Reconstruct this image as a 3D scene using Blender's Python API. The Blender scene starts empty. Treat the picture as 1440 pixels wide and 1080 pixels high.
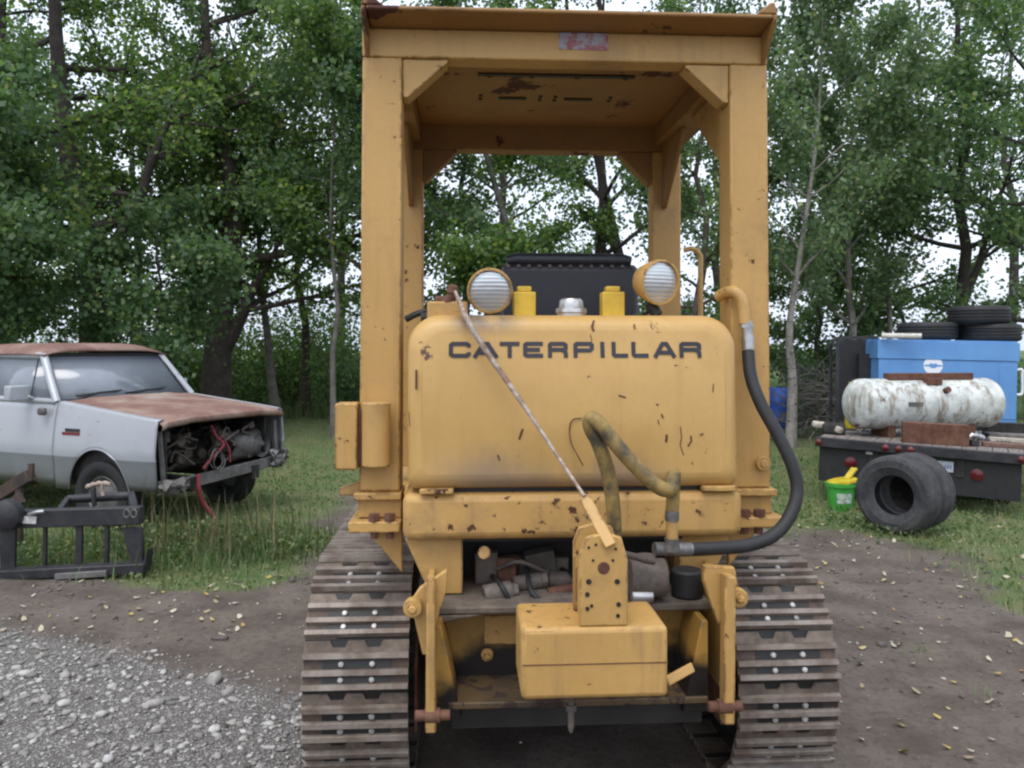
import bpy, math, random
import numpy as np
from mathutils import Vector, Matrix, Euler

R = math.radians
scene = bpy.context.scene
COL = scene.collection

# ------------------------------------------------------------------ camera
F, CX, YH, EYE = 1150.0, 720.0, 490.0, 1.75          # focal length and horizon of the photo, eye height
cam_d = bpy.data.cameras.new('camera')
cam = bpy.data.objects.new('camera', cam_d)
COL.objects.link(cam)
cam.location = (0, 0, EYE)
cam.rotation_euler = (R(90), 0, 0)
cam_d.sensor_width = 36
cam_d.lens = F / 1440 * 36
cam_d.shift_y = -(540 - YH) / 1440
cam_d.clip_end = 2000
scene.camera = cam

# ------------------------------------------------------------------ world, sun, exposure
SUN_EL, SUN_AZ = R(66), R(200)                        # high, behind and a little left of the camera
world = bpy.data.worlds.new('World')
scene.world = world
world.use_nodes = True
wn, wl = world.node_tree.nodes, world.node_tree.links
bg = wn['Background']
sky = wn.new('ShaderNodeTexSky')
sky.sky_type = 'NISHITA'
sky.sun_disc = False
sky.sun_elevation = SUN_EL
sky.sun_rotation = SUN_AZ
sky.air_density = 1.5
sky.dust_density = 4.0
hs = wn.new('ShaderNodeHueSaturation')                # a thick overcast takes the blue out of the sky
hs.inputs['Saturation'].default_value = 0.34
hs.inputs['Value'].default_value = 1.5
wl.new(sky.outputs['Color'], hs.inputs['Color'])
tcw = wn.new('ShaderNodeTexCoord')
nzw = wn.new('ShaderNodeTexNoise')
nzw.inputs['Scale'].default_value = 2.2
nzw.inputs['Detail'].default_value = 5
wl.new(tcw.outputs['Generated'], nzw.inputs['Vector'])
rpw = wn.new('ShaderNodeValToRGB')
rpw.color_ramp.elements[0].position = 0.3
rpw.color_ramp.elements[0].color = (0.86, 0.9, 0.98, 1)
rpw.color_ramp.elements[1].position = 0.7
rpw.color_ramp.elements[1].color = (1.12, 1.12, 1.14, 1)
wl.new(nzw.outputs['Fac'], rpw.inputs['Fac'])
mxw = wn.new('ShaderNodeMix')
mxw.data_type = 'RGBA'
mxw.blend_type = 'MULTIPLY'
mxw.inputs['Factor'].default_value = 1
cl = wn.new('ShaderNodeMix')                          # the even cloud layer over it
cl.data_type = 'RGBA'
cl.inputs['Factor'].default_value = 0.62
cl.inputs['B'].default_value = (7.1, 7.7, 8.75, 1)
wl.new(hs.outputs['Color'], cl.inputs['A'])
wl.new(cl.outputs['Result'], mxw.inputs['A'])
wl.new(rpw.outputs['Color'], mxw.inputs['B'])
wl.new(mxw.outputs['Result'], bg.inputs['Color'])
bg.inputs['Strength'].default_value = 0.13

sun_d = bpy.data.lights.new('sun', 'SUN')
sun = bpy.data.objects.new('sun', sun_d)
COL.objects.link(sun)
sun_d.energy = 0.9
sun_d.angle = R(35)
sun_d.color = (1.0, 0.96, 0.9)
sd = Vector((math.sin(SUN_AZ) * math.cos(SUN_EL), math.cos(SUN_AZ) * math.cos(SUN_EL), math.sin(SUN_EL)))
sun.rotation_euler = sd.to_track_quat('Z', 'Y').to_euler()
sun.location = sd * 40

scene.view_settings.view_transform = 'Standard'
scene.view_settings.look = 'None'
scene.view_settings.exposure = 0.52
scene.view_settings.gamma = 1.0
scene.cycles.filter_width = 2.3
scene.cycles.max_bounces = 6
scene.cycles.transparent_max_bounces = 6

# ------------------------------------------------------------------ tagging
def tag(o, label=None, cat=None, group=None, kind=None):
    if label: o['label'] = label
    if cat: o['category'] = cat
    if group: o['group'] = group
    if kind: o['kind'] = kind
    return o

def empty(name, loc, rot=(0, 0, 0), label=None, cat=None, group=None):
    o = bpy.data.objects.new(name, None)
    o.empty_display_size = 0.2
    COL.objects.link(o)
    o.location = loc
    o.rotation_euler = rot
    return tag(o, label, cat, group)

def copy_tree(o, parent=None):
    c = o.copy()
    COL.objects.link(c)
    c.parent = parent
    for ch in [k for k in list(bpy.data.objects) if k.parent == o]:
        copy_tree(ch, c)
    return c

# ------------------------------------------------------------------ mesh builder
def frame_of(d):
    d = Vector(d).normalized()
    a = Vector((0, 0, 1)) if abs(d.z) < 0.9 else Vector((1, 0, 0))
    u = d.cross(a).normalized()
    return u, d.cross(u).normalized(), d

def spline(pts, n=6):
    P = [Vector(p) for p in pts]
    P = [P[0] * 2 - P[1]] + P + [P[-1] * 2 - P[-2]]
    out = []
    for i in range(1, len(P) - 2):
        p0, p1, p2, p3 = P[i - 1], P[i], P[i + 1], P[i + 2]
        for k in range(n):
            t = k / n
            out.append(0.5 * ((2 * p1) + (p2 - p0) * t + (2 * p0 - 5 * p1 + 4 * p2 - p3) * t * t + (3 * p1 - p0 - 3 * p2 + p3) * t ** 3))
    out.append(P[-2])
    return out

class MB:
    def __init__(s):
        s.v, s.f, s.m = [], [], []
    def add(s, vs, fs, mi=0, M=None):
        o = len(s.v)
        if M is not None: vs = [M @ Vector(p) for p in vs]
        s.v += [tuple(p) for p in vs]
        for f in fs:
            s.f.append([o + i for i in f]); s.m.append(mi)
        return s
    def box(s, x0, x1, y0, y1, z0, z1, mi=0, M=None):
        vs = [(x, y, z) for z in (z0, z1) for y in (y0, y1) for x in (x0, x1)]
        return s.add(vs, [(0, 2, 3, 1), (4, 5, 7, 6), (0, 1, 5, 4), (2, 6, 7, 3), (0, 4, 6, 2), (1, 3, 7, 5)], mi, M)
    def obox(s, c, size, rot=(0, 0, 0), mi=0):
        M = Matrix.Translation(c) @ Euler(rot).to_matrix().to_4x4()
        a, b, d = [k / 2 for k in size]
        return s.box(-a, a, -b, b, -d, d, mi, M)
    def bar(s, p0, p1, w, h, mi=0, up=(0, 0, 1)):
        p0, p1 = Vector(p0), Vector(p1)
        d = (p1 - p0); L = d.length; d.normalize()
        u = d.cross(Vector(up))
        if u.length < 1e-4: u = d.cross(Vector((1, 0, 0)))
        u.normalize(); v = u.cross(d).normalized()
        M = Matrix((u, d, v)).transposed().to_4x4(); M.translation = p0
        return s.box(-w / 2, w / 2, 0, L, -h / 2, h / 2, mi, M)
    def prism(s, poly, plane, a0, a1, mi=0, M=None):
        def p3(p, a):
            if plane == 'xz': return (p[0], a, p[1])
            if plane == 'yz': return (a, p[0], p[1])
            return (p[0], p[1], a)
        n = len(poly)
        area = sum(poly[i][0] * poly[(i + 1) % n][1] - poly[(i + 1) % n][0] * poly[i][1] for i in range(n))
        if (area < 0) != (plane == 'xz'): poly = poly[::-1]
        if a0 > a1: a0, a1 = a1, a0
        vs = [p3(p, a0) for p in poly] + [p3(p, a1) for p in poly]
        fs = [tuple(range(n - 1, -1, -1)), tuple(range(n, 2 * n))]
        fs += [(i, (i + 1) % n, n + (i + 1) % n, n + i) for i in range(n)]
        return s.add(vs, fs, mi, M)
    def tube(s, pts, r, n=10, cap=True, mi=0):
        P = [Vector(p) for p in pts]
        rs = r if isinstance(r, (list, tuple)) else [r] * len(P)
        vs, fs = [], []
        u = None
        for i, p in enumerate(P):
            d = (P[min(i + 1, len(P) - 1)] - P[max(i - 1, 0)])
            if d.length < 1e-9: d = Vector((0, 0, 1))
            d.normalize()
            if u is None: u = frame_of(d)[0]
            u = (u - d * u.dot(d))
            if u.length < 1e-6: u = frame_of(d)[0]
            u.normalize(); w = d.cross(u)
            for k in range(n):
                a = 2 * math.pi * k / n
                vs.append(p + (u * math.cos(a) + w * math.sin(a)) * rs[i])
        for i in range(len(P) - 1):
            for k in range(n):
                k2 = (k + 1) % n
                fs.append((i * n + k, i * n + k2, (i + 1) * n + k2, (i + 1) * n + k))
        if cap:
            fs.append(tuple(range(n - 1, -1, -1)))
            fs.append(tuple((len(P) - 1) * n + k for k in range(n)))
        return s.add(vs, fs, mi)
    def cyl(s, p0, p1, r, r1=None, n=18, mi=0):
        return s.tube([p0, p1], [r, r if r1 is None else r1], n, True, mi)
    def lathe(s, prof, org=(0, 0, 0), axis=(0, 0, 1), n=28, mi=0, closed=False):
        u, w, d = frame_of(axis); O = Vector(org)
        vs, fs = [], []
        for (r, h) in prof:
            for k in range(n):
                a = 2 * math.pi * k / n
                vs.append(O + d * h + (u * math.cos(a) + w * math.sin(a)) * r)
        m = len(prof)
        for i in range(m if closed else m - 1):
            j = (i + 1) % m
            for k in range(n):
                k2 = (k + 1) % n
                fs.append((i * n + k, i * n + k2, j * n + k2, j * n + k))
        return s.add(vs, fs, mi)
    def grid(s, rows, mi=0, flip=False):
        n = len(rows[0]); vs = [p for r in rows for p in r]; fs = []
        for i in range(len(rows) - 1):
            for k in range(n - 1):
                f = (i * n + k, i * n + k + 1, (i + 1) * n + k + 1, (i + 1) * n + k)
                fs.append(f[::-1] if flip else f)
        return s.add(vs, fs, mi)
    def build(s, name, mats, parent=None, bevel=0.0, smooth=32, solid=0.0, seg=2):
        me = bpy.data.meshes.new(name)
        me.from_pydata(s.v, [], s.f)
        if not isinstance(mats, (list, tuple)): mats = [mats]
        for m in mats: me.materials.append(m)
        me.polygons.foreach_set('material_index', s.m)
        me.polygons.foreach_set('use_smooth', [True] * len(s.f))
        me.update()
        me.set_sharp_from_angle(angle=R(smooth))
        o = bpy.data.objects.new(name, me)
        COL.objects.link(o)
        if parent is not None: o.parent = parent
        if solid:
            md = o.modifiers.new('solid', 'SOLIDIFY'); md.thickness = solid; md.offset = 0
        if bevel:
            md = o.modifiers.new('bevel', 'BEVEL'); md.width = bevel; md.segments = seg
            md.limit_method = 'ANGLE'; md.angle_limit = R(40)
            md.harden_normals = False
        return o

def np_mesh(name, verts, faces, mats, parent=None, smooth=False):
    """verts (n,3), faces (m,k) with constant k"""
    me = bpy.data.meshes.new(name)
    n, m, k = len(verts), len(faces), faces.shape[1]
    me.vertices.add(n); me.vertices.foreach_set('co', np.ascontiguousarray(verts, dtype=np.float32).ravel())
    me.loops.add(m * k); me.loops.foreach_set('vertex_index', np.ascontiguousarray(faces, dtype=np.int32).ravel())
    me.polygons.add(m)
    me.polygons.foreach_set('loop_start', np.arange(0, m * k, k, dtype=np.int32))
    if smooth: me.polygons.foreach_set('use_smooth', np.ones(m, dtype=bool))
    for mt in (mats if isinstance(mats, (list, tuple)) else [mats]): me.materials.append(mt)
    me.update(calc_edges=True)
    o = bpy.data.objects.new(name, me)
    COL.objects.link(o)
    if parent is not None: o.parent = parent
    return o

# ------------------------------------------------------------------ materials
class NT:
    def __init__(s, name):
        s.mat = bpy.data.materials.new(name); s.mat.use_nodes = True
        s.n, s.l = s.mat.node_tree.nodes, s.mat.node_tree.links
        s.b = s.n['Principled BSDF']; s.out = s.n['Material Output']
        s.tc = s.n.new('ShaderNodeTexCoord'); s.geo = s.n.new('ShaderNodeNewGeometry')
    def val(s, x, sock):
        if isinstance(x, bpy.types.NodeSocket): s.l.new(x, sock)
        else: sock.default_value = x if not (hasattr(sock.default_value, '__len__') and len(sock.default_value) == 4 and len(x) == 3) else (*x, 1)
    def mapped(s, vec='Object', scale=(1, 1, 1), loc=(0, 0, 0)):
        m = s.n.new('ShaderNodeMapping')
        s.l.new(s.geo.outputs['Position'] if vec == 'World' else s.tc.outputs[vec], m.inputs['Vector'])
        m.inputs['Scale'].default_value = scale; m.inputs['Location'].default_value = loc
        return m.outputs['Vector']
    def noise(s, scale, detail=4, rough=0.55, vec=None, out='Fac'):
        t = s.n.new('ShaderNodeTexNoise')
        t.inputs['Scale'].default_value = scale; t.inputs['Detail'].default_value = detail; t.inputs['Roughness'].default_value = rough
        s.l.new(vec if vec is not None else s.tc.outputs['Object'], t.inputs['Vector'])
        return t.outputs[out]
    def voronoi(s, scale, vec=None, feature='F1', out='Distance', rnd=1.0):
        t = s.n.new('ShaderNodeTexVoronoi'); t.feature = feature
        t.inputs['Scale'].default_value = scale; t.inputs['Randomness'].default_value = rnd
        s.l.new(vec if vec is not None else s.tc.outputs['Object'], t.inputs['Vector'])
        return t.outputs[out]
    def step(s, x, lo, hi, a=0.0, b=1.0):
        t = s.n.new('ShaderNodeMapRange'); t.interpolation_type = 'SMOOTHSTEP'
        s.val(x, t.inputs['Value'])
        t.inputs['From Min'].default_value = lo; t.inputs['From Max'].default_value = hi
        t.inputs['To Min'].default_value = a; t.inputs['To Max'].default_value = b
        return t.outputs['Result']
    def math(s, op, a, b=0.0):
        t = s.n.new('ShaderNodeMath'); t.operation = op; t.use_clamp = False
        s.val(a, t.inputs[0]); s.val(b, t.inputs[1]); return t.outputs[0]
    def mix(s, f, a, b, mode='MIX'):
        t = s.n.new('ShaderNodeMix'); t.data_type = 'RGBA'; t.blend_type = mode
        s.val(f, t.inputs['Factor']); s.val(a, t.inputs['A']); s.val(b, t.inputs['B']); return t.outputs['Result']
    def mixf(s, f, a, b):
        t = s.n.new('ShaderNodeMix'); t.data_type = 'FLOAT'
        s.val(f, t.inputs['Factor']); s.val(a, t.inputs['A']); s.val(b, t.inputs['B']); return t.outputs['Result']
    def ramp(s, x, stops):
        t = s.n.new('ShaderNodeValToRGB'); e = t.color_ramp.elements
        while len(e) < len(stops): e.new(0.5)
        for k, (p, c) in zip(e, stops): k.position = p; k.color = (*c, 1)
        s.val(x, t.inputs['Fac']); return t.outputs['Color']
    def axis(s, name='Z', vec='Object'):
        t = s.n.new('ShaderNodeSeparateXYZ')
        s.l.new(s.geo.outputs['Position'] if vec == 'World' else s.tc.outputs[vec], t.inputs[0])
        return t.outputs[name]
    def attr(s, name):
        t = s.n.new('ShaderNodeAttribute'); t.attribute_name = name; return t.outputs['Fac']
    def bump(s, h, strength=0.3, dist=0.01):
        t = s.n.new('ShaderNodeBump'); s.val(h, t.inputs['Height'])
        t.inputs['Strength'].default_value = strength; t.inputs['Distance'].default_value = dist
        s.l.new(t.outputs['Normal'], s.b.inputs['Normal']); return t
    def done(s, col=None, rough=None, metal=None, spec=None):
        for x, k in ((col, 'Base Color'), (rough, 'Roughness'), (metal, 'Metallic'), (spec, 'Specular IOR Level')):
            if x is not None: s.val(x, s.b.inputs[k])
        return s.mat

RUST = (0.10, 0.035, 0.016)
RUST_DARK = (0.035, 0.014, 0.010)

def painted(name, col, chips=0.60, grime=0.35, rough=0.42, streak=0.25, dirt=(0.15, 0.10, 0.058), fade=0.16, coord='Object', chip_scale=6.0, rust=RUST, edge_at=0.54):
    t = NT(name)
    v = t.mapped(coord)
    big = t.noise(1.4, 3, 0.5, v)
    fine = t.noise(38, 5, 0.6, v)
    c = t.mix(t.step(big, 0.3, 0.75), col, tuple(min(1, k * (1 + fade) + fade * 0.05) for k in col))
    c = t.mix(t.step(fine, 0.3, 0.8, 0, 0.22), c, tuple(k * 0.72 for k in col))
    vs = t.mapped(coord, (9, 9, 0.9))
    st = t.noise(2.2, 5, 0.65, vs)
    c = t.mix(t.step(st, 0.5, 0.8, 0, streak), c, dirt)
    g = t.noise(3.1, 6, 0.65, v)
    c = t.mix(t.step(g, 0.5, 0.78, 0, grime), c, dirt)
    n1 = t.noise(chip_scale, 9, 0.68, v)
    n2 = t.noise(1.7, 2, 0.5, t.mapped(coord, (1, 1, 1), (7.3, 2.1, 4.4)))
    ch = t.step(t.math('ADD', n1, t.math('MULTIPLY', t.math('SUBTRACT', n2, 0.5), 0.35)), chips, chips + 0.03)
    rc = t.mix(t.noise(60, 4, 0.6, v), RUST_DARK, rust)
    s1 = t.step(t.noise(7, 5, 0.6, t.mapped(coord, (6, 6, .7), (1, 5, 2))), 0.70, 0.72); s2 = t.step(t.noise(7, 5, 0.6, t.mapped(coord, (.8, 1, 7), (4, 3, 8))), 0.71, 0.73)
    ch = t.math('MAXIMUM', ch, t.math('MULTIPLY', t.math('MAXIMUM', s1, s2), t.step(n2, .5, .58, 0, .85)))
    bv = t.n.new('ShaderNodeBevel'); bv.samples = 4; bv.inputs['Radius'].default_value = 0.012
    dp = t.n.new('ShaderNodeVectorMath'); dp.operation = 'DOT_PRODUCT'
    t.l.new(bv.outputs['Normal'], dp.inputs[0]); t.l.new(t.geo.outputs['True Normal'], dp.inputs[1])
    edge = t.math('MULTIPLY', t.step(dp.outputs['Value'], .985, .90), t.step(t.math('ADD', t.noise(19, 7, .68, v), t.math('MULTIPLY', t.math('SUBTRACT', n2, .5), .5)), edge_at, edge_at + .05))
    ch = t.math('MAXIMUM', ch, edge)
    c = t.mix(t.step(t.noise(5, 6, .6, v), .42, .75, 0, grime * .5), c, t.mix(1.0, c, (.78, .74, .66), 'MULTIPLY'))
    c = t.mix(ch, c, rc)
    vd = t.voronoi(26, v)
    sp = t.math('MULTIPLY', t.step(vd, 0.10, 0.06), t.step(t.noise(5.5, 2, 0.5, v), 0.56, 0.6))
    c = t.mix(sp, c, rc)
    ro = t.mixf(ch, t.mixf(g, rough - 0.05, rough + 0.2), 0.85)
    t.bump(t.math('SUBTRACT', t.math('MULTIPLY', fine, 0.15), ch), 0.25, 0.002)
    return t.done(c, ro)

def rusty(name, a, b, rough=0.75, scale=9.0, metal=0.0, coord='Object'):
    t = NT(name); v = t.mapped(coord)
    n = t.noise(scale, 8, 0.65, v)
    f = t.noise(scale * 6, 4, 0.6, v)
    c = t.mix(t.step(n, 0.35, 0.68), a, b)
    c = t.mix(t.step(f, 0.4, 0.8, 0, 0.5), c, tuple(k * 0.5 for k in a))
    t.bump(f, 0.35, 0.004)
    return t.done(c, rough, metal)

def plain(name, col, rough=0.5, metal=0.0, var=0.25, scale=14.0, coord='Object', spec=None):
    t = NT(name); v = t.mapped(coord)
    n = t.noise(scale, 6, 0.6, v)
    c = t.mix(t.step(n, 0.3, 0.75), tuple(k * (1 - var) for k in col), tuple(min(1, k * (1 + var)) for k in col))
    t.bump(n, 0.12, 0.003)
    return t.done(c, t.mixf(n, max(0.02, rough - 0.08), min(1, rough + 0.1)), metal, spec)

M = {}
YEL = (0.45, 0.264, 0.079)
M['yellow'] = painted('yellow_paint', YEL, 0.655, 0.45, 0.42, 0.32, chip_scale=20)
M['yellow_worn'] = painted('yellow_paint_worn', YEL, 0.64, 0.75, 0.5, 0.5, chip_scale=20, edge_at=0.5)
M['yellow_roof_shaded'] = painted('yellow_paint_roof_shaded', (0.25, 0.130, 0.034), 0.60, 0.5, 0.5, 0.2, chip_scale=4.2)  # base yellow darkened: shade under the canopy painted into roof and beams
M['yellow_bright'] = plain('yellow_fresh_paint', (0.55, 0.36, 0.03), 0.45, 0, 0.15)
M['black_letter'] = plain('black_lettering', (0.022, 0.022, 0.03), 0.6, 0, 0.3, 60)
M['dark'] = plain('oily_black_steel', (0.012, 0.011, 0.010), 0.55, 0, 0.5, 8)
M['grey_dust'] = rusty('dusty_grey_steel', (0.085, 0.066, 0.052), (0.16, 0.128, 0.10), 0.85)
M['casting'] = rusty('grey_casting', (0.08, 0.065, 0.055), (0.15, 0.12, 0.10), 0.7)
M['chrome'] = plain('chrome', (0.72, 0.73, 0.75), 0.16, 1.0, 0.08)
M['dull_chrome'] = plain('dull_zinc', (0.5, 0.5, 0.5), 0.38, 0.9, 0.25)
M['rubber'] = plain('black_rubber', (0.016, 0.016, 0.017), 0.62, 0, 0.3)
M['dusty_rubber'] = rusty('dusty_rubber', (.030, .030, .033), (.075, .073, .074), .8, 6)
M['dull_steel'] = rusty('greasy_steel', (.13, .125, .12), (.26, .25, .24), .45, 18, .6)
M['vinyl'] = plain('black_vinyl', (0.014, 0.015, 0.022), 0.42, 0, 0.25, 20)
M['rust'] = rusty('rusted_steel', (0.085, 0.032, 0.018), (0.16, 0.075, 0.045), 0.85)
M['rope'] = rusty('weathered_rod', (0.42, 0.36, 0.30), (0.17, 0.085, 0.055), 0.7, 30)
M['worn_hose'] = rusty('worn_hose', (0.30, 0.20, 0.055), (0.045, 0.04, 0.03), 0.65, 14)
M['shoe'] = rusty('track_plate', (0.040, 0.030, 0.025), (0.12, 0.078, 0.056), 0.65, 7, 0.2, 'World')
M['shoe_light'] = rusty('track_plate_dusty', (0.11, 0.082, 0.064), (0.22, 0.178, 0.142), 0.7, 7, 0.2, 'World')
M['grouser'] = rusty('worn_grouser_steel', (0.27, 0.23, 0.195), (0.13, 0.092, 0.068), 0.58, 9, 0.2, 'World')
M['bolt'] = plain('polished_bolt', (0.40, 0.385, 0.365), 0.42, 0.5, 0.45, 12, 'World')

# lamp lens: ribbed clear glass over a mirror
def lens_mat():
    t = NT('ribbed_lens')
    w = t.n.new('ShaderNodeTexWave'); w.wave_type = 'BANDS'; w.bands_direction = 'Z'
    w.inputs['Scale'].default_value = 22; w.inputs['Distortion'].default_value = 0.5
    t.l.new(t.tc.outputs['Object'], w.inputs['Vector'])
    t.bump(w.outputs['Fac'], 0.25, 0.003)
    c = t.mix(w.outputs['Fac'], (0.46, 0.49, 0.50), (0.62, 0.64, 0.65))
    return t.done(c, 0.28, 0.55)
M['lens'] = lens_mat()

# ------------------------------------------------------------------ ground
rng = np.random.default_rng(7)

def vnoise(x, y, seed=0):
    """smooth value noise on arrays"""
    x = np.asarray(x, float); y = np.asarray(y, float)
    xi, yi = np.floor(x).astype(int), np.floor(y).astype(int)
    fx, fy = x - xi, y - yi
    fx = fx * fx * (3 - 2 * fx); fy = fy * fy * (3 - 2 * fy)
    def h(a, b):
        n = (a * 374761393 + b * 668265263 + seed * 974711) & 0x7fffffff
        n = ((n ^ (n >> 13)) * 1274126177) & 0x7fffffff
        return ((n ^ (n >> 16)) & 0xffff) / 65535.0
    return (h(xi, yi) * (1 - fx) + h(xi + 1, yi) * fx) * (1 - fy) + (h(xi, yi + 1) * (1 - fx) + h(xi + 1, yi + 1) * fx) * fy

def fbm(x, y, seed=0, o=4):
    s = 0; a = 0.5
    for k in range(o):
        s = s + a * vnoise(x * 2 ** k, y * 2 ** k, seed + k); a *= 0.5
    return s / (1 - 0.5 ** o)

def sm(x, a, b):
    t = np.clip((np.asarray(x, float) - a) / (b - a), 0, 1); return t * t * (3 - 2 * t)

def gz(x, y):
    z = (fbm(np.asarray(x) * 0.9, np.asarray(y) * 0.9, 3, 3) - 0.5) * 0.07
    z = z + (fbm(np.asarray(x) * 4, np.asarray(y) * 4, 9, 2) - 0.5) * 0.03 * sm(y, 18, 8)
    far = sm(y, 20, 34)
    return z * (1 - 0.0 * far) + far * 0.25

def grassiness(x, y):
    x = np.asarray(x, float); y = np.asarray(y, float)
    n = fbm(x * 1.1, y * 1.1, 21, 4)
    left = sm(y - (6.0 - 0.32 * (x + 3.0)), -0.35, 0.4)              # the grass edge left of the machine
    right = sm(y, 6.6, 9.2) * 0.85 - 0.6 * np.exp(-((x - 2.9) / .7) ** 2) * sm(y, 9.0, 7.6) + 0.66 * sm(x, 1.4, 2.6) * sm(y, 2.8, 4.0) + 0.22 * sm(x, 2.6, 3.4) * sm(y, 4.6, 5.8) - 0.25 * sm(x, 2.3, 1.5)
    g = np.where(x < 0.2, left, right)
    path = np.exp(-((x + 1.45 + 0.06 * (y - 8)) / 0.55) ** 2) * (sm(y, 16, 9) * 0.8 + .6 * sm(y, 9.0, 7.4))   # worn wheel track beside the pickup
    path2 = np.exp(-((x - 2.9) / 0.5) ** 2) * sm(y, 13, 9) * 0.35
    g = g - path * .8 - path2 * .6
    return np.clip(g + (n - 0.5) * 1.35 * (1 - 0.7 * sm(y, 11, 18)), 0, 1)

def gravelness(x, y):
    x = np.asarray(x, float); y = np.asarray(y, float)
    edge = 5.25 - 0.42 * (x + 3.3)                                      # runs from far left to the track
    n = fbm(x * 1.3, y * 1.3, 33, 4)
    return np.clip(sm(edge - y, -0.45, 0.7) * sm(x, -0.55, -1.0) + (n - 0.5) * 0.75, 0, 1) * sm(edge - y, -0.7, 0.1) * sm(x, -0.4, -0.8)

def ground():
    n = 260
    t = np.linspace(-1, 1, n)
    ax = 14 * t + 600 * np.sign(t) * np.abs(t) ** 5
    X, Y = np.meshgrid(ax, ax + 6.0)
    Z = gz(X, Y)
    vs = np.stack([X.ravel(), Y.ravel(), Z.ravel()], 1)
    i = np.arange(n * n).reshape(n, n)
    fs = np.stack([i[:-1, :-1].ravel(), i[:-1, 1:].ravel(), i[1:, 1:].ravel(), i[1:, :-1].ravel()], 1)
    t = NT('yard_ground')
    v = t.mapped('World')
    gr = t.attr('grass'); gv = t.attr('gravel')
    n1 = t.noise(2.3, 8, 0.62, v); n2 = t.noise(24, 6, 0.65, v); n3 = t.noise(120, 3, 0.6, v)
    dirt = t.mix(t.step(n1, 0.3, 0.7), (0.088, 0.071, 0.058), (0.165, 0.136, 0.114))
    dirt = t.mix(t.step(n2, 0.45, 0.75, 0, 0.7), dirt, (0.062, 0.049, 0.040))
    dirt = t.mix(t.step(t.noise(70, 3, 0.5, v), 0.66, 0.72, 0, 0.6), dirt, (0.27, 0.25, 0.22))
    vo = t.voronoi(75, v, out='Color'); vd = t.voronoi(75, v)
    sepc = t.n.new('ShaderNodeSeparateColor'); t.l.new(vo, sepc.inputs[0])
    st = t.ramp(sepc.outputs[0], [(0, (0.15, 0.142, 0.133)), (0.45, (0.26, 0.248, 0.232)), (0.8, (0.355, 0.34, 0.315)), (1, (0.46, 0.45, 0.43))])
    st = t.mix(t.step(vd, 0.3, 0.62), st, (0.13, 0.118, 0.108))
    gm = t.step(t.math('ADD', gv, t.math('MULTIPLY', t.math('SUBTRACT', n2, 0.5), 0.9)), 0.36, 0.6)
    c = t.mix(gm, dirt, st)
    grass = t.mix(t.step(n1, 0.35, 0.65), (0.085, 0.135, 0.045), (0.15, 0.155, 0.075))
    grass = t.mix(t.step(n2, 0.5, 0.8, 0, 0.6), grass, (0.10, 0.088, 0.045))
    am = t.step(t.math('ADD', gr, t.math('MULTIPLY', t.math('SUBTRACT', n2, 0.5), 0.8)), 0.42, 0.75)
    c = t.mix(am, c, grass)
    h = t.math('ADD', t.math('MULTIPLY', n2, 1.0), t.math('MULTIPLY', n3, 0.45))
    h = t.math('ADD', h, t.math('MULTIPLY', t.math('MULTIPLY', gm, t.step(vd, 0.6, 0.1)), 0.9))
    t.bump(h, 0.7, 0.025)
    t.done(c, 0.95, 0, 0.2)
    o = np_mesh('ground', vs, fs, t.mat, smooth=True)
    me = o.data
    for nm, fn in (('grass', grassiness), ('gravel', gravelness)):
        a = me.attributes.new(nm, 'FLOAT', 'POINT')
        a.data.foreach_set('value', np.ascontiguousarray(fn(X, Y).ravel(), dtype=np.float32))
    tag(o, kind='structure')
    o['label'] = 'dark dirt yard with gravel and grass'
    return o
ground()

# ------------------------------------------------------------------ leaves and trees
def leaf_mat(name, a, b, c2, trans=0.5):
    t = NT(name)
    rnd = t.geo.outputs['Random Per Island']
    col = t.ramp(rnd, [(0, a), (0.55, b), (0.93, c2), (1, (c2[0] * 1.5, c2[1] * 1.15, c2[2]))])
    big = t.noise(0.55, 3, 0.5, t.mapped('World'))
    col = t.mix(t.step(big, 0.4, 0.62, 0, 0.6), col, t.mix(1.0, col, (0.62, 0.66, 0.66), 'MULTIPLY'))
    t.done(col, 0.48)
    tr = t.n.new('ShaderNodeBsdfTranslucent')
    t.l.new(t.mix(1.0, col, (1.15, 1.25, 0.7), 'MULTIPLY'), tr.inputs['Color'])
    ms = t.n.new('ShaderNodeMixShader'); ms.inputs[0].default_value = trans
    t.l.new(t.b.outputs[0], ms.inputs[1]); t.l.new(tr.outputs[0], ms.inputs[2])
    t.l.new(ms.outputs[0], t.out.inputs['Surface'])
    return t.mat
M['leaf_dark'] = leaf_mat('cottonwood_leaves', (0.075, 0.135, 0.046), (0.120, 0.215, 0.064), (0.24, 0.33, 0.085))
M['leaf_mid'] = leaf_mat('broadleaf_leaves', (0.075, 0.135, 0.068), (0.12, 0.21, 0.092), (0.20, 0.29, 0.12))
M['leaf_pale'] = leaf_mat('aspen_leaves', (0.12, 0.19, 0.105), (0.18, 0.265, 0.14), (0.26, 0.34, 0.18))
M['leaf_far'] = leaf_mat('distant_leaves', (0.08, 0.13, 0.085), (0.11, 0.17, 0.105), (0.15, 0.21, 0.125))
M['bark_dark'] = rusty('dark_bark', (0.030, 0.024, 0.020), (0.062, 0.050, 0.042), 0.95, 5)
M['bark_grey'] = rusty('grey_bark', (0.11, 0.10, 0.088), (0.19, 0.175, 0.155), 0.95, 6)
M['bark_brown'] = rusty('brown_bark', (0.06, 0.046, 0.035), (0.12, 0.092, 0.07), 0.95, 6)

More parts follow.
